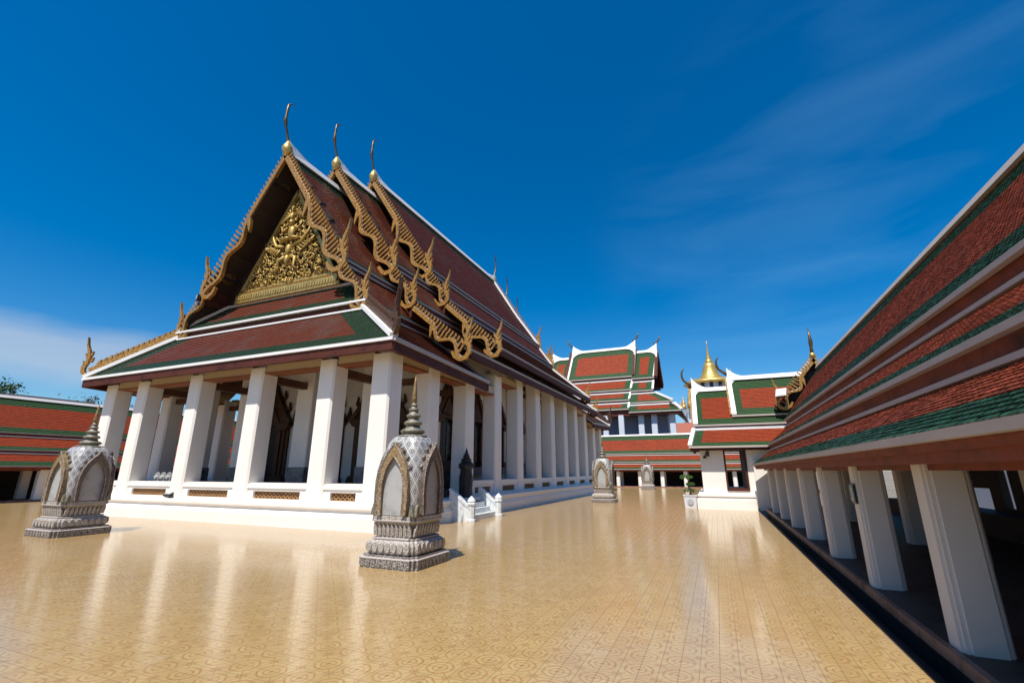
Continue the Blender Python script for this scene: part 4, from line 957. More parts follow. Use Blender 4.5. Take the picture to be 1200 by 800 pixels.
def h2stage(xl, xr, dz, dy, tiers, ends=(-1, 1)):
    ntier = len(tiers)
    for k, (yb, zb, yt, zt, el, er) in enumerate(tiers):
        for mirror in (0, 1):
            my = (lambda y: y) if not mirror else (lambda y: 2 * 62.5 - y)
            if mirror and k < ntier - 1: continue
            sk = .35 if k == ntier - 1 else 0
            ptier(h2, xl - el[0], xr + er[0], my(yb), zb, my(yt), zt, xl - el[1], xr + er[1], (.8 if k == ntier - 1 else .5, 1.15 if k == ntier - 1 else 0., .9, .9), k < ntier - 1)
        for (x, e, s) in ((xl, el, -1), (xr, er, 1)):
            if s not in ends: continue
            f = MB()
            pts = [V((x + s * e[0] - s * .05, yb, zb + .14)), V((x + s * e[1] - s * .05, yt, zt + .14))]
            bar(f, pts, .24, .16)
            if k == ntier - 1:                                 # broad white curve under the finial
                for sg in (0, 1):
                    n_ = V((0, -(zt - zb), (yt - yb))).normalized(); n_ = -n_ if n_.z < 0 else n_; d = V((0, yb - yt, zb - zt)).normalized(); u = V((-s, 0, 0)); o_ = V((x + s * e[1], yt, zt)) + n_ * .1
                    r = 1.3; poly = [o_ + V((0, 0, .9)), o_ + u * 1.5]
                    for q in range(0, 6):
                        a = q / 5 * math.pi / 2; poly.append(o_ + u * (r - (r - .15) * math.sin(a)) + d * (.3 + r * (1 - math.cos(a))))
                    poly.append(o_ + d * 1.7); 
                    if sg == 0: f.prism(poly, n_ * .08)
            f.build('verge', 'trim', h2)
        if k == ntier - 1:
            f = MB(); ridge_cap(f, (xl - el[1], yt, zt + .1), (xr + er[1], yt, zt + .1), .3, .3, .9 if -1 in ends else 0, .9 if 1 in ends else 0, 0, 30, 1.7); f.build('ridge_cap', 'trim', h2)
            for (x, s) in ((xl, -1), (xr, 1)):
                if s not in ends: continue
                cf = MB(); p = V((x + s * el[1], yt, zt + .9)); cf.tube([p + V((s * a, 0, b)) for a, b in ((0, 0), (.35, .3), (.75, .8), (.8, 1.3))], [.14, .12, .1, .02], 6); cf.build('apex_finial', 'bronze', h2, True)
            for s, x in ((-1, xl), (1, xr)):
                if s not in ends: continue
                f = MB(); yy = 2 * 62.5 - yb
                for q in range(16):
                    t_ = (q + .5) / 16
                    for m_ in (0, 1):
                        y = yb + (yt - yb) * t_; y = y if not m_ else 125 - y; p = V((x + s * .25, y, zb + (zt - zb) * t_ + .1)); f.prism([p + V((0, -.15, -.3)), p + V((0, .15, -.3)), p + V((s * .15, 0, .25))], (s * .12, 0, 0))
                bar(f, [(x + s * .22, yb, zb), (x + s * .22, yt, zt), (x + s * .22, yy, zb)], .3, .5, 0); f.build('bargeboard', 'maroon', h2)
                f = MB(); f.prism([(x - s * .9, yb + .5, zb - .6), (x - s * .9, yy - .5, zb - .6), (x - s * .9, yt, zt - .4)], (s * .1, 0, 0)); f.build('gable_infill', 'darkwood', h2)
T_main = [(55.3, 8.58, 56.3, 9.35, (0, -.1), (.0, 0)), (56.3, 9.79, 57.5, 10.8, (0, -.1), (0, 0.1)), (57.5, 11.23, 59, 12.65, (0, -.1), (.1, .2)), (59, 13.18, 62.5, 17.75, (0, 0), (.3, .35))]
h2stage(-17.2, -8.75, 0, 0, T_main)
T_side = [(54.7, 8.1, 55.9, 8.98, (0, 0), (3.1, 2.4)), (55.9, 9.33, 57., 10.5, (0, 0), (2.2, .2)), (57., 10.92, 58.5, 12.2, (0, 0), (.0, .0)), (58.5, 12.72, 62.5, 17.0, (0, 0), (.1, .35))]
h2stage(-8.7, -6.0, 0, 0, T_side, (1,))
T_left = [(58.5, 12.72, 62.5, 17.0, (0, .3), (0, 0))]
h2stage(-20.0, -17.2, 0, 0, T_left, (-1,))
g = MB(); panel(g, (-2.9, 54.7, 8.1), (-2.9, 70, 8.1), (-5.6, 57, 10.5), (-5.6, 68, 10.5), (.55, 0, .5, .5), .3, .3, .03); g.build('roof_tier', ['red', 'green', 'maroon'], h2, recalc=False)
g = MB(); bar(g, [(-2.85, 54.7, 8.2), (-3.7, 55.9, 9.05)], .3, .2); bar(g, [(-3.75, 55.9, 9.45), (-5.7, 57, 10.6)], .3, .2); g.build('hip_ridge', 'trim', h2)
g = MB(); g.box(-22, 56.8, -.28, -4.6, 68, 9.2); g.box(-20, 59.2, 9.2, -6.9, 66, 13); g.build('wall', 'bluegrey', h2)
for x in (-15.5, -13.4, -11.6, -9.74, -7.46, -6.0, -4.0):
    g = MB(); column_mesh(g, x, 55.6, 0, 7.9, .32, .32, .05); g.build('column', 'bluewhite', h2)
g = MB(); g.box(-20, 55.3, 7.75, -3.2, 55.9, 8.05); g.build('beam', 'maroon', h2)

# ------------------------------------------------------------------ hilltop temple with golden chedi
ht = thing('hilltop_temple', 'white hilltop temple crowned by a golden bell-shaped chedi with needle spire', 'chedi', (1.5, 180, 0))
cc = (1.5, 180)
def lat(name, prof, mat, n=28, cx=cc, sm=True, par=None):
    g = MB(); g.lathe(prof, (cx[0], cx[1], 0), n); return g.build(name, mat, par or ht, sm)
bell = lat('bell', [(4.6, 32.4), (4.6, 33.0), (4.3, 33.1), (4.3, 33.5), (4.0, 33.6), (4.0, 34.0), (3.7, 34.1), (3.7, 34.5), (3.35, 34.7), (3.05, 35.3), (2.7, 36.2), (2.4, 37.3), (2.2, 38.2), (2.2, 38.35), (2.1, 38.4), (1.9, 39.1), (1.5, 39.6), (1.0, 39.7)], 'gold')
spp = [(1.3, 39.6), (1.3, 40.5), (1.0, 40.6)]; z = 40.7; r = 1.1
while z < 45: spp += [(r, z + .1), (r * .82, z + .36)]; z += .42; r *= .87
spp += [(.14, 46.2), (.2, 46.5), (.03, 48.3)]
lat('spire', spp, 'gold', 16)
lat('terrace_roof', [(8.9, 31.2), (9.5, 31.5), (9.4, 32.2), (8.4, 32.9), (6.2, 33.1), (4.5, 33.2)], 'gold', 8)
lat('drum', [(7.9, 15), (7.9, 31.5)], 'bluewhite', 8, sm=False)
for i in range(16):
    a = i * math.pi / 8; g = MB(); c = V((cc[0] + math.cos(a) * 7.6, cc[1] + math.sin(a) * 7.6, 0)); g.box(c.x - .55, c.y - .55, 29.2, c.x + .55, c.y + .55, 31.1); g.build('window', 'dark', ht)
lat('lower_wall', [(11.5, -.2), (11.0, 14), (10.6, 21.5), (10.6, 22.6), (10.2, 22.7), (8, 22.8)], 'bluewhite', 10, sm=False)
for (x, y, z0, h) in ((-8.3, 173.5, 22.4, 4.5), (-6.2, 172, 22.4, 7.5), (-9.4, 175, 22.4, 3.2), (10, 173, 22.4, 10.5), (8.0, 172, 22.4, 13)):
    g = MB(); g.lathe([(.9, 0), (.9, h * .25), (.7, h * .3), (.75, h * .4), (.4, h * .6), (.15, h * .8), (.03, h)], (x, y, z0), 10); g.build('small_stupa', 'gold' if h > 4 else 'salmon', ht, True)
sw = thing('retaining_wall', 'salmon painted wall with white stepped edge between second hall and gate pavilion', 'wall', (-4, 110, 0))
g = MB(); g.box(-14, 110, -.28, 12, 111, 11.8); g.build('wall', 'salmon', sw)
g = MB()
for k in range(14): g.box(-3.55 + .0 * k, 109.7, .9 * k, -2.95 + .35 * (k % 2), 109.98, .9 * k + .88)
g.build('stair_edge', 'trim', sw)

# ------------------------------------------------------------------ boundary shrines
def shrine(loc, label, s=1.):
    r = thing('boundary_shrine', label, 'shrine', loc, 'boundary shrines on the courtyard')
    lx, ly, _ = loc
    def sq(h, z, notch=.11):                                   # redented square, twice stepped corners
        n = notch; k = h - n; k2 = h - n * .5
        pts = []
        for (sx, sy) in ((1, -1), (1, 1), (-1, 1), (-1, -1)):
            c = [(k, h), (k, k2), (k2, k2), (k2, k), (h, k)]
            # walk order depends on the corner so that the outline stays simple
            q = [(sx * a, sy * b) for a, b in c]
            if (sx, sy) in ((1, -1), (-1, 1)): pts += q
            else: pts += q[::-1]
        return [V((lx + a * .915, ly + b * .915, z)) for a, b in pts]
    def relief(g, pname, hh, za, zb, wid, cnt, lean_):
        for c in range(4):
            a = math.pi / 2 * c; nr_ = V((math.cos(a), math.sin(a), 0)); u_ = V((-math.sin(a), math.cos(a), 0)); st_ = 2 * wid / cnt
            for k in range(cnt):
                o_ = V((lx, ly, 0)) + nr_ * (hh - .012) + u_ * (-wid + st_ * (k + .5)); w_ = st_ * .4; zm = za + (zb - za) * .55; top_ = nr_ * lean_
                if pname == 'panel': g.prism([o_ - u_ * w_ + V((0, 0, za)), o_ + u_ * w_ + V((0, 0, za)), o_ + u_ * w_ + V((0, 0, zb)), o_ - u_ * w_ + V((0, 0, zb))], nr_ * .024)
                elif pname == 'scroll': g.prism([o_ + u_ * (w_ * math.cos(q)) + V((0, 0, (za + zb) / 2 + (zb - za) / 2 * math.sin(q))) for q in [i_ * math.pi / 4 for i_ in range(8)]], nr_ * .03)
                else: g.prism([o_ - u_ * w_ + V((0, 0, za)), o_ + u_ * w_ + V((0, 0, za)), o_ + u_ * w_ + V((0, 0, zm)) + top_ * .5, o_ + V((0, 0, zb)) + top_, o_ - u_ * w_ + V((0, 0, zm)) + top_ * .5], nr_ * .035)
    g = MB(); g.loops([sq(.66, 0), sq(.66, .15), sq(.62, .17), sq(.62, .2)]); relief(g, 'panel', .603, .025, .135, .52, 9, 0.); g.build('plinth', 'mgrey', r)
    g = MB(); g.loops([sq(.52, .19), sq(.56, .22), sq(.585, .28), sq(.585, .35), sq(.56, .4), sq(.53, .43)]); relief(g, 'scroll', .535, .24, .40, .46, 7, 0.); g.build('torus_moulding', 'mbrown', r)
    g = MB(); g.loops([sq(.5, .42), sq(.5, .46), sq(.44, .48), sq(.435, .56), sq(.46, .66), sq(.51, .72), sq(.53, .74), sq(.53, .82), sq(.5, .83)]); relief(g, 'petal', .41, .50, .70, .4, 9, .04); g.build('flared_base', 'mbrown', r)
    g = MB(); g.loops([sq(.535, .735), sq(.54, .75), sq(.535, .765)]); g.loops([sq(.505, .44), sq(.51, .455), sq(.505, .468)]); g.loops([sq(.665, .145), sq(.668, .158), sq(.655, .172)]); g.build('bead_moulding', 'gtrim', r)
    # lattice-clad dome
    g = MB(); N = 12; prev = None; prof = [(.445, .83), (.46, 1.1), (.464, 1.35), (.456, 1.6), (.435, 1.8), (.4, 1.97), (.355, 2.1), (.31, 2.18), (.27, 2.215)]
    def dome_ring(h, z):
        out = []
        for c in range(4):
            a = math.pi / 2 * c + math.pi / 4
            for k in range(N):
                t = -1 + 2 * k / N; x, y = h, h * t                 # side of a square facing +X before turning
                rr = (abs(x) ** 4 + abs(y) ** 4) ** .25; f = h / rr
                x, y = x * f, y * f; ca, sa = math.cos(math.pi / 2 * c), math.sin(math.pi / 2 * c)
                out.append(V((lx + x * ca - y * sa, ly + x * sa + y * ca, z)))
        return out
    rings = [dome_ring(h, z) for h, z in prof]; n = 4 * N
    cumz = [0]
    for (h0, z0), (h1, z1) in zip(prof[:-1], prof[1:]): cumz.append(cumz[-1] + math.hypot(h1 - h0, z1 - z0))
    for i in range(len(rings) - 1):
        for j in range(n):
            u0, u1 = j / n * 16, (j + 1) / n * 16; v0, v1 = cumz[i] * 3.6, cumz[i + 1] * 3.6
            g.q([rings[i][j], rings[i][(j + 1) % n], rings[i + 1][(j + 1) % n], rings[i + 1][j]], 0, [(u0, v0), (u1, v0), (u1, v1), (u0, v1)])
    g.q(rings[-1], 0, [(0, 0)] * n); dm = g.build('dome', 'diamond', r, True)
    # four pointed-arch niches
    for c in range(4):
        a = math.pi / 2 * c - math.pi / 2; nrm = V((math.cos(a), math.sin(a), 0)); ux = V((-math.sin(a), math.cos(a), 0)); org = V((lx, ly, 0)) + nrm * .41
        out = [(.305, .84), (.325, 1.15), (.32, 1.4), (.28, 1.62), (.21, 1.79), (.125, 1.92), (.045, 2.01), (0, 2.1)]
        inn = [(.225, .84), (.237, 1.15), (.232, 1.36), (.195, 1.54), (.135, 1.68), (.07, 1.77), (.02, 1.82), (0, 1.84)]
        lean = lambda z: nrm * (.045 * max(0, z - 1.75)) 
        g = MB()
        for s in (-1, 1):
            A = [org + ux * s * x + V((0, 0, z)) + lean(z) for x, z in out]; B = [org + ux * s * x + V((0, 0, z)) + lean(z) for x, z in inn]
            g.band(A, B, nrm * .12)
        fr = g.build('niche', 'mgold' if c in (0,) else 'mshade', r)  # only the sunward niche stays gold; shade is coloured into the rest
        g = MB()                                               # thin border mouldings on both edges
        for s in (-1, 1):
            for crv in (out, inn):
                g.tube([org + ux * s * x + V((0, 0, z)) + lean(z) + nrm * .12 for x, z in crv], .012, 5)
        for s in (-1, 1):
            for k, (x, z) in enumerate(out[3:7]):
                p = org + ux * s * (x + .0) + V((0, 0, z)) + nrm * .01 + lean(z)
                g.prism([p, p + ux * s * .055 + V((0, 0, .05)), p + ux * s * .0 + V((0, 0, .09))], nrm * .04)
        g.build('border', 'mgrey', fr)
        g = MB(); P_ = [org + ux * s * x * 1.03 + V((0, 0, z)) + nrm * .0 for s in (1,) for x, z in inn] + [org - ux * x * 1.03 + V((0, 0, z)) for x, z in inn[-2::-1]]
        g.prism(P_, nrm * .058); g.build('slab', 'leafstone', fr)
        for s in (-1, 1):                                      # small corner leaves
            g = MB()
            p = org + ux * s * .4 + V((0, 0, .83)) + nrm * .03; g.prism([p - ux * .05, p + ux * .05, p + ux * .03 + V((0, 0, .12)), p + V((0, 0, .2)), p - ux * .03 + V((0, 0, .12))], nrm * .05)
            g.build('corner_leaf', 'mspire', fr)
    # ringed spire
    pr = [(.27, 2.2), (.29, 2.225), (.27, 2.25), (.2, 2.255)]
    z = 2.26
    for rr, h in ((.235, .15), (.178, .13), (.142, .11), (.1, .085), (.075, .06)):
        pr += [(rr * .66, z), (rr * .9, z + h * .2), (rr, z + h * .42), (rr * .9, z + h * .62), (rr * .6, z + h * .85), (rr * .58, z + h + .012)]; z += h + .018
    pr2 = [(.05, z), (.056, z + .04)]; k = 0; zz = z + .04
    while zz < 3.3: pr2 += [(.056 * (1 - (zz - z) / .6) + .008, zz), (.04 * (1 - (zz - z) / .6) + .008, zz + .028)]; zz += .04
    pr2 += [(.003, 3.42)]
    g = MB(); g.lathe(pr, (lx, ly, 0), 20); sp = g.build('spire', 'mspire', r, True)
    g = MB(); g.lathe(pr2, (lx, ly, 0), 10); g.build('spire_tip', 'mgold', sp, True)
    if s != 1: r.scale = (s, s, s)
    return r
s0 = shrine((-5.33, 7.54, 0), 'nearest mosaic-clad boundary shrine with a ringed spire, standing alone in front of the hall corner')
for loc, lb, sc in (((-15.78, 7.3, 0), 'mosaic boundary shrine at the left in front of the white hall columns', (1.16, 1.06, 1.0)), ((-5.62, 25.5, 0), 'mosaic boundary shrine standing beside the far corner of the white-columned hall', (1, 1, 1)), ((-5.75, 44.2, 0), 'smallest-looking boundary shrine right in front of the far gallery columns', (.96, .96, .94))):
    c = copy_tree(s0); c.location = loc; c['label'] = lb; c.scale = sc

# ------------------------------------------------------------------ stair, lanterns, lions
st = thing('staircase', 'small pale marble staircase with two posts at the side of the hall plinth', 'stairs', (-7.9, 15.2, 0))
for (d, z) in ((0, .17), (.22, .34), (.44, .51)):
    g = MB(); g.box(-8.25 + .0, 14.3, 0 if d == 0 else z - .168, -7.55 - d, 16.05, z); g.build('step', 'marble', st)
g = MB(); g.box(-8.3, 14.6, .513, -8.03, 15.75, .53); g.build('mat', 'rust', st)
for y in (14.1, 16.2):
    g = MB(); pts = [(-8.3, 0), (-7.56, 0), (-7.56, .42), (-7.7, .5), (-7.9, .66), (-8.1, .84), (-8.3, .98)]
    g.prism([(x, y - .08, z) for x, z in pts], (0, .16, 0)); o = g.build('parapet', 'marble', st)
    bar_ = MB(); bar(bar_, [(-7.56, y, .46), (-7.72, y, .54), (-7.9, y, .69), (-8.1, y, .87), (-8.3, y, 1.0)], .2, .06); bar_.build('coping', 'marble', o)
    g = MB(); g.lathe([(.16, 0), (.16, .06), (.13, .09), (.13, .5), (.155, .52), (.155, .57), (.12, .59), (.14, .63), (.12, .68), (.05, .76), (.005, .8)], (-7.5, y, 0), 8, 0, math.pi / 8); g.build('post', 'marble', st)
def lantern(loc, label):
    r = thing('stone_lantern', label, 'lantern', loc, 'black stone lanterns beside the hall'); x, y, z = loc
    def ln(name, prof): g = MB(); g.lathe(prof, (x, y, z), 8, 0, math.pi / 8); return g.build(name, 'stone', r)
    ln('base', [(.42, 0), (.42, .12), (.35, .16), (.37, .3), (.27, .36)]); ln('shaft', [(.28, .36), (.25, .5), (.215, 1.3), (.215, 1.36)])
    ln('roof', [(.24, 1.36), (.29, 1.42), (.29, 1.52), (.24, 1.56), (.18, 1.62), (.2, 1.68), (.12, 1.76), (.13, 1.8), (.07, 1.9), (.04, 2.0), (.005, 2.12)])
    for k in range(4):
        a = k * math.pi / 2; g = MB(); c = V((x + math.cos(a) * .205, y + math.sin(a) * .205, z + .95)); u = V((-math.sin(a), math.cos(a), 0)); g.prism([c - u * .09 + V((0, 0, -.2)), c + u * .09 + V((0, 0, -.2)), c + u * .09 + V((0, 0, .15)), c + V((0, 0, .26)), c - u * .09 + V((0, 0, .15))], V((math.cos(a), math.sin(a), 0)) * .03); g.build('opening', 'dark', r)
    return r
l0 = lantern((-8.5, 15.5, .3), 'black stone lantern with a pointed cap at the head of the marble stairs')
c = copy_tree(l0); c.location = (-8.45, 37.9, .45); c['label'] = 'black stone lantern at the far corner of the hall plinth'
def lion(loc, label):
    r = thing('stone_lion', label, 'statue', loc, 'small carved lions behind the balustrade'); x, y, z = loc
    vs = [(0, 0, 0), (0, .05, .16), (0, -.03, .3), (0, -.12, .42), (0, -.24, .4), (-.09, -.14, 0), (-.08, -.12, .2), (.09, -.14, 0), (.08, -.12, .2), (-.13, .12, 0), (-.1, .1, .12), (.13, .12, 0), (.1, .1, .12), (0, .2, .2), (0, .24, .38)]
    es = [(0, 1), (1, 2), (2, 3), (3, 4), (2, 6), (6, 5), (2, 8), (8, 7), (1, 10), (10, 9), (1, 12), (12, 11), (1, 13), (13, 14)]
    rd = [.08, .13, .13, .13, .06, .04, .05, .04, .05, .05, .07, .05, .07, .04, .05]
    me = bpy.data.meshes.new('body'); me.from_pydata(vs, es, []); me.materials.append(M['statue']); o = bpy.data.objects.new('body', me); C.objects.link(o); o.parent = r
    sk = o.modifiers.new('Skin', 'SKIN'); 
    for q, rr in zip(me.skin_vertices[0].data if me.skin_vertices else [], rd): q.radius = (rr, rr)
    o.modifiers.new('Sub', 'SUBSURF').levels = 1
    g = MB()
    for k in range(9):
        a = k * 2 * math.pi / 9; g.lathe([(.01, -.04), (.05, 0), (.01, .05)], (x + math.cos(a) * .12, y - .1, z + .43 + math.sin(a) * .12), 6)
    g.build('mane', 'statue', r, True); return r
MAKE_LIONS = True
if MAKE_LIONS:
    for k, (x, lb) in enumerate(((-19.65, 'pale grey carved lion behind the front balustrade, nearest the second hall column from left'), (-19.3, 'dark grey carved lion behind the balustrade, middle of the three'), (-18.95, 'grey carved lion behind the front balustrade, nearest the third hall column from left'))):
        lion((x, 11.55, .95), lb)

# ------------------------------------------------------------------ small fittings
def floodlight(loc, label, aim, mat='black', s=1.):
    r = thing('floodlight', label, 'floodlight', loc); p = V(loc); aim = V(aim).normalized(); x = aim.cross(V((0, 0, 1))).normalized(); y = x.cross(aim); g = MB()
    def fr(a, d): return [p + V((0, 0, .16 * s)) + aim * d + x * sx * a * s + y * sy * a * .8 * s for sx, sy in ((-1, -1), (1, -1), (1, 1), (-1, 1))]
    g.loops([fr(.09, -.1 * s), fr(.17, .02 * s), fr(.19, .08 * s), fr(.19, .1 * s)]); b = g.build('housing', mat, r)
    g = MB(); g.loops([fr(.16, .102 * s), fr(.15, .11 * s)]); g.build('lens', 'lampgrey' if mat == 'black' else 'trim', b)
    g = MB()
    for sx in (-1, 1): g.tube([p, p + x * sx * .22 * s, p + x * sx * .22 * s + V((0, 0, .16 * s))], .018 * s, 6)
    g.box(p.x - .07 * s, p.y - .05 * s, p.z, p.x + .07 * s, p.y + .05 * s, p.z + .02 * s); g.build('bracket', 'black', r)
    return r
floodlight((-17.72, 10.8, .66), 'dark floodlight sitting on the white plinth ledge in front of a hall column', (.1, -.3, 1), 'black', .7)
floodlight((XC - 4.05, 11.9, 8.75), 'small floodlight fixed under the left foot of the upper gable board', (-.4, -1, .1), 'black', .8)
r = floodlight((2.95, 22.7, 4.62), 'pale ribbed floodlight mounted on the gable board above the gate pavilion', (-.5, -.8, .4), 'trim', 1.15)
wl = thing('wall_lamp', 'black curved-arm wall lamp under the eave of the gate pavilion', 'wall lamp', (-.35, 22.78, 2.2))
g = MB(); g.tube([(-.3, 22.79, 2.3), (-.3, 22.68, 2.42), (-.36, 22.61, 2.36), (-.42, 22.6, 2.22)], .022, 6); g.box(-.36, 22.76, 2.2, -.24, 22.797, 2.4); g.build('arm', 'black', wl)
g = MB(); g.lathe([(.02, .08), (.07, .03), (.08, -.04), (.02, -.05)], (-.43, 22.6, 2.16), 12); g.build('lamp_shade', 'black', wl, True)
pl = thing('plaque', 'small framed teal plaque on the second gallery column from the camera', 'sign', (1.74, 8.12, 1.25))
g = MB(); g.box(1.715, 8.0, 1.16, 1.737, 8.24, 1.42); g.build('frame', 'black', pl)
g = MB(); g.box(1.708, 8.02, 1.19, 1.716, 8.22, 1.4); g.build('panel', 'teal', pl)
g = MB(); g.box(1.703, 8.04, 1.2, 1.709, 8.2, 1.235); g.box(1.703, 8.05, 1.30, 1.709, 8.12, 1.37); g.build('mark', 'cream', pl)
pb = thing('planter_box', 'square white concrete planter box beside the gate pavilion plinth', 'planter', (-1.0, 23.05, 0))
g = MB(); a = .27; cx, cy = -1.22, 23.2
g.loops([rect(cx - a * .9, cy - a * .9, cx + a * .9, cy + a * .9, 0), rect(cx - a, cy - a, cx + a, cy + a, .5), rect(cx - a - .02, cy - a - .02, cx + a + .02, cy + a + .02, .5), rect(cx - a - .02, cy - a - .02, cx + a + .02, cy + a + .02, .55), rect(cx - a + .05, cy - a + .05, cx + a - .05, cy + a - .05, .55), rect(cx - a + .05, cy - a + .05, cx + a - .05, cy + a - .05, .46)]); g.build('box', 'planter', pb)
g = MB(); g.lathe([(.01, 0), (.13, 0), (.13, .012), (.01, .012)], (0, 0, 0), 16); g.v = [V((cx + p.x, cy - a - .002 - p.z, .26 + p.y)) for p in g.v]; g.build('medallion', 'lampgrey', pb)
bt = thing('topiary_tree', 'small cloud-pruned topiary tree growing in the white planter box', 'tree', (cx, cy, .48))
g = MB(); g.tube([(cx, cy, .46), (cx + .04, cy, .7), (cx - .05, cy, .95), (cx - .02, cy, 1.15), (cx - .1, cy, 1.35)], [.045, .04, .035, .028, .02], 7); g.tube([(cx - .04, cy, .9), (cx + .12, cy - .03, 1.02)], [.025, .015], 6); g.build('trunk', 'bark', bt, True)
rn = random.Random(5)
for (x, z, rx, rz) in ((-.02, .72, .26, .1), (.06, 1.0, .2, .1), (-.1, 1.3, .28, .12)):
    g = MB()
    for k in range(420):
        a = rn.uniform(0, 6.28); q = rn.uniform(.5, 1) ** .5; e = rn.uniform(-.6, 1)
        p = V((cx + x + math.cos(a) * rx * q * math.sqrt(max(0, 1 - e * e)), cy + math.sin(a) * rx * q * math.sqrt(max(0, 1 - e * e)), z + rz * e * q)); d1 = V((rn.gauss(0, 1), rn.gauss(0, 1), rn.gauss(0, .6))).normalized() * .035; d2 = V((rn.gauss(0, 1), rn.gauss(0, 1), rn.gauss(0, .6))).normalized() * .02
        g.q([p - d1, p + d2, p + d1, p - d2])
    g.build('foliage_pad', 'bonsai', bt, recalc=False)

# ------------------------------------------------------------------ things beyond the cloister
def tree(loc, h, cr, n, label, leafmat='leaf', sparse=1., group=None, seed=1):
    r = thing('tree', label, 'tree', loc, group); rn = random.Random(seed); x0, y0, z0 = loc; g = MB(); tips = []
    top = V((x0, y0, z0 + h * .55)); g.tube([(x0, y0, z0), (x0 + .15, y0, z0 + h * .28), top], [h * .035, h * .027, h * .02], 8)
    for k in range(11):
        a = rn.uniform(0, 6.28); b = V((x0, y0, z0 + h * rn.uniform(.35, .56))); e = V((x0 + math.cos(a) * cr * rn.uniform(.45, .95), y0 + math.sin(a) * cr * rn.uniform(.45, .95), z0 + h * rn.uniform(.6, 1.0))); mid = (b + e) / 2 + V((0, 0, .06 * h)); g.tube([b, mid, e], [h * .014, h * .009, h * .003], 6); tips += [e, (mid + e) / 2, mid]
        for j in range(3):
            e2 = mid + (e - mid) * rn.uniform(.2, .9) + V((rn.gauss(0, 1), rn.gauss(0, 1), rn.gauss(.3, .6))) * cr * .22; g.tube([mid, e2], [h * .006, h * .002], 5); tips.append(e2)
    g.build('trunk', 'bark', r, True); g = MB()
    for t in tips:
        if rn.random() > sparse: continue
        cs = cr * rn.uniform(.14, .3)
        for k in range(n):
            d = V((rn.gauss(0, 1), rn.gauss(0, 1), rn.gauss(0, .7))) * cs * .6; p = t + d; s_ = rn.uniform(.1, .2) * (1 if cr < 6 else 1.3)
            d1 = V((rn.gauss(0, 1), rn.gauss(0, 1), rn.gauss(0, .7))).normalized() * s_; d2 = V((rn.gauss(0, 1), rn.gauss(0, 1), rn.gauss(0, .7))).normalized() * s_ * .5; g.q([p - d1, p + d2, p + d1, p - d2])
    g.build('crown', leafmat, r, recalc=False)
tree((-57.5, 16.3, -.3), 8.9, 4.4, 260, 'leafy green tree rising behind the left cloister roof at the picture edge', 'leaf', 1., None, 4)
tree((-58, 27.6, -.3), 9.0, 3.6, 60, 'greyish thinly leaved tree behind the left cloister, just left of the hall eave', 'leaf2', .8, None, 9)
tree((-60, 35, -.3), 8.6, 3.8, 60, 'dull green tree seen between the leftmost hall columns over the cloister roof', 'leaf2', .9, None, 12)
ob = thing('outer_building', 'low building with a plain dark roof just above the left cloister ridge', 'building', (-55, 16, 0))
g = MB(); g.box(-57, -4, -.3, -50, 22.5, 5.6); g.build('wall', 'bluegrey', ob)
g = MB(); g.prism([(-58, -5, 5.6), (-49, -5, 5.6), (-53.5, -5, 7.78)], (0, 29.3, 0)); g.build('roof', 'asphaltroof', ob)
ow = thing('boundary_wall', 'pale outer wall glimpsed through the openings at the back of the right gallery', 'wall', (11.5, 14, 0))
g = MB(); g.box(11.5, 2, -.3, 11.8, 40, 1.5); g.build('wall', 'bluewhite', ow)
g = MB(); g.box(11.4, 2, 1.5, 11.9, 40, 1.62); g.build('coping', 'trim', ow)

# ------------------------------------------------------------------ world, sun, camera
w = bpy.data.worlds.new('World'); scene.world = w; w.use_nodes = True; T = NT(w.node_tree); bg = w.node_tree.nodes['Background']
SUN = V((-.02, -.55, 1)).normalized(); el = math.asin(SUN.z)
sky = T.n('ShaderNodeTexSky'); sky.sky_type = 'NISHITA'; sky.sun_disc = False; sky.sun_elevation = el; sky.sun_rotation = math.atan2(SUN.x, SUN.y)
sky.altitude = 0; sky.air_density = 1.0; sky.dust_density = .5; sky.ozone_density = 4.0
tc = T.n('ShaderNodeTexCoord'); D = tc.outputs['Generated']
gm = T.n('ShaderNodeGamma'); gm.inputs[1].default_value = 1.0
hs = T.n('ShaderNodeHueSaturation'); hs.inputs['Hue'].default_value = .500; hs.inputs['Saturation'].default_value = 1.48; hs.inputs['Value'].default_value = 1.2
T.l(sky.outputs[0], hs.inputs['Color'])
def dirn(px, py):
    F = 538.; P = math.atan(151 / F); yw = math.atan(240 / math.hypot(F, 151)); fw = V((-math.sin(yw) * math.cos(P), math.cos(yw) * math.cos(P), math.sin(P))); rt = V((math.cos(yw), math.sin(yw), 0)); up = rt.cross(fw); return (fw * F + rt * (px - 600) - up * (py - 400)).normalized()
# cirrus: two soft streaks and one low bank, placed by compass direction
mp = T.n('ShaderNodeMapping'); mp.inputs['Scale'].default_value = (1.6, 1.6, 6.5); mp.inputs['Rotation'].default_value = (.35, .25, .5); T.l(D, mp.inputs['Vector'])
nz = T.n('ShaderNodeTexNoise', i_Scale=1.5, i_Detail=7., i_Roughness=.5, i_Distortion=.5); T.l(mp.outputs[0], nz.inputs['Vector'])
def near(d, lo, hi):
    vm = T.n('ShaderNodeVectorMath', operation='DOT_PRODUCT'); T.l(D, vm.inputs[0]); vm.inputs[1].default_value = d
    mr = T.n('ShaderNodeMapRange', interpolation_type='SMOOTHSTEP'); T.l(vm.outputs['Value'], mr.inputs[0]); mr.inputs[1].default_value = lo; mr.inputs[2].default_value = hi; return mr.outputs[0]
sz = T.n('ShaderNodeSeparateXYZ'); T.l(D, sz.inputs[0])
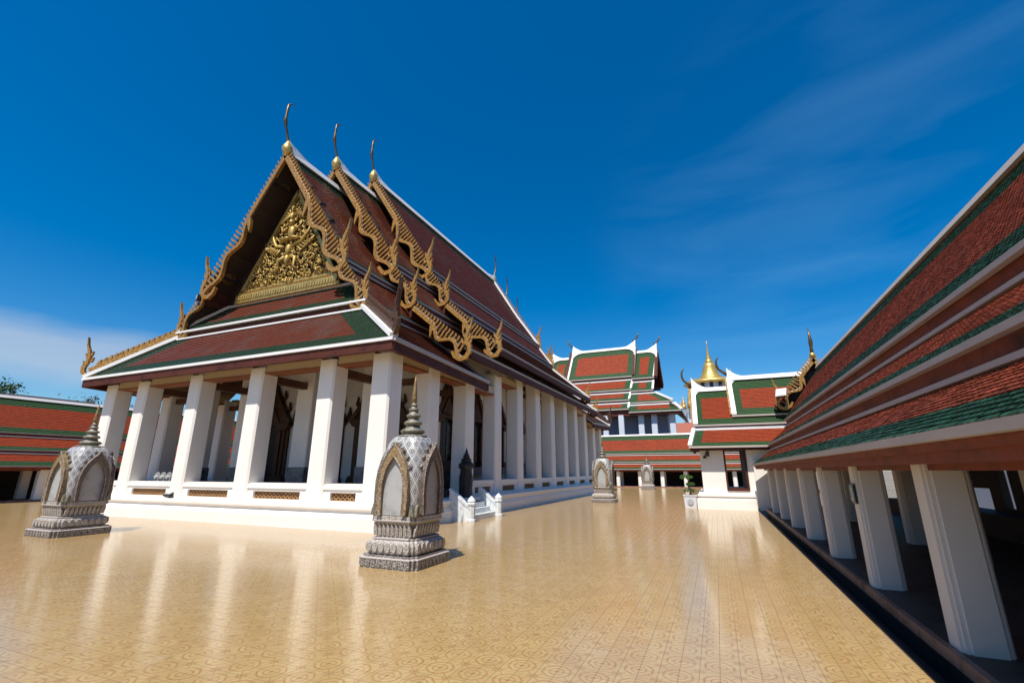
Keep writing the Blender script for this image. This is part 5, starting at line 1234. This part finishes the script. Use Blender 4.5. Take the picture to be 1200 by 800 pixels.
wisp = T.m('MULTIPLY', T.ramp(nz.outputs['Fac'], [(.4, (0, 0, 0)), (.75, (1, 1, 1))]), T.m('MULTIPLY', near(dirn(1010, 300), .87, .985), .15))
n2 = T.n('ShaderNodeTexNoise', i_Scale=4., i_Detail=7.); mp2 = T.n('ShaderNodeMapping'); mp2.inputs['Scale'].default_value = (1, 1, 4.5); T.l(D, mp2.inputs['Vector']); T.l(mp2.outputs[0], n2.inputs['Vector'])
ze = dirn(60, 412).z
hgt = T.m('ADD', sz.outputs[2], T.m('MULTIPLY', T.m('SUBTRACT', n2.outputs['Fac'], .5), .09))
bank = T.m('SUBTRACT', 1., T.m('MINIMUM', 1., T.m('DIVIDE', T.m('ABSOLUTE', T.m('SUBTRACT', hgt, ze)), .05)))
bank = T.ramp(bank, [(0., (0, 0, 0)), (.75, (1, 1, 1))])
bank = T.m('MULTIPLY', T.m('MULTIPLY', bank, near(dirn(10, 415), .968, .998)), .55)
col = T.mix(bank, T.mix(wisp, hs.outputs[0], (2.4, 5.0, 8.0)), (5.2, 5.8, 6.6))
T.l(col, bg.inputs['Color']); bg.inputs['Strength'].default_value = .085

sd = bpy.data.lights.new('sun', 'SUN'); sd.energy = 5.0; sd.angle = R(.53); sd.color = (1, .95, .87)
so = bpy.data.objects.new('sun', sd); C.objects.link(so); so.rotation_euler = (-SUN).to_track_quat('-Z', 'Y').to_euler(); so.location = (0, -20, 60)

cam = bpy.data.cameras.new('camera'); co = bpy.data.objects.new('camera', cam); C.objects.link(co); scene.camera = co
cam.sensor_width = 36; cam.sensor_fit = 'HORIZONTAL'; cam.lens = 538 / 1200 * 36; cam.clip_end = 5000; cam.clip_start = .05
P = math.atan(151 / 538); YW = math.atan(240 / math.hypot(538, 151))
co.location = (0, 0, 1.6); co.rotation_euler = (math.pi / 2 + P, 0, YW)
vs = scene.view_settings; scene.display_settings.display_device = 'sRGB'; vs.view_transform = 'Standard'; vs.look = 'None'; vs.exposure = .38; vs.gamma = 1; vs.use_curve_mapping = False
scene.cycles.max_bounces = 8; scene.cycles.diffuse_bounces = 5; scene.cycles.use_denoising = True
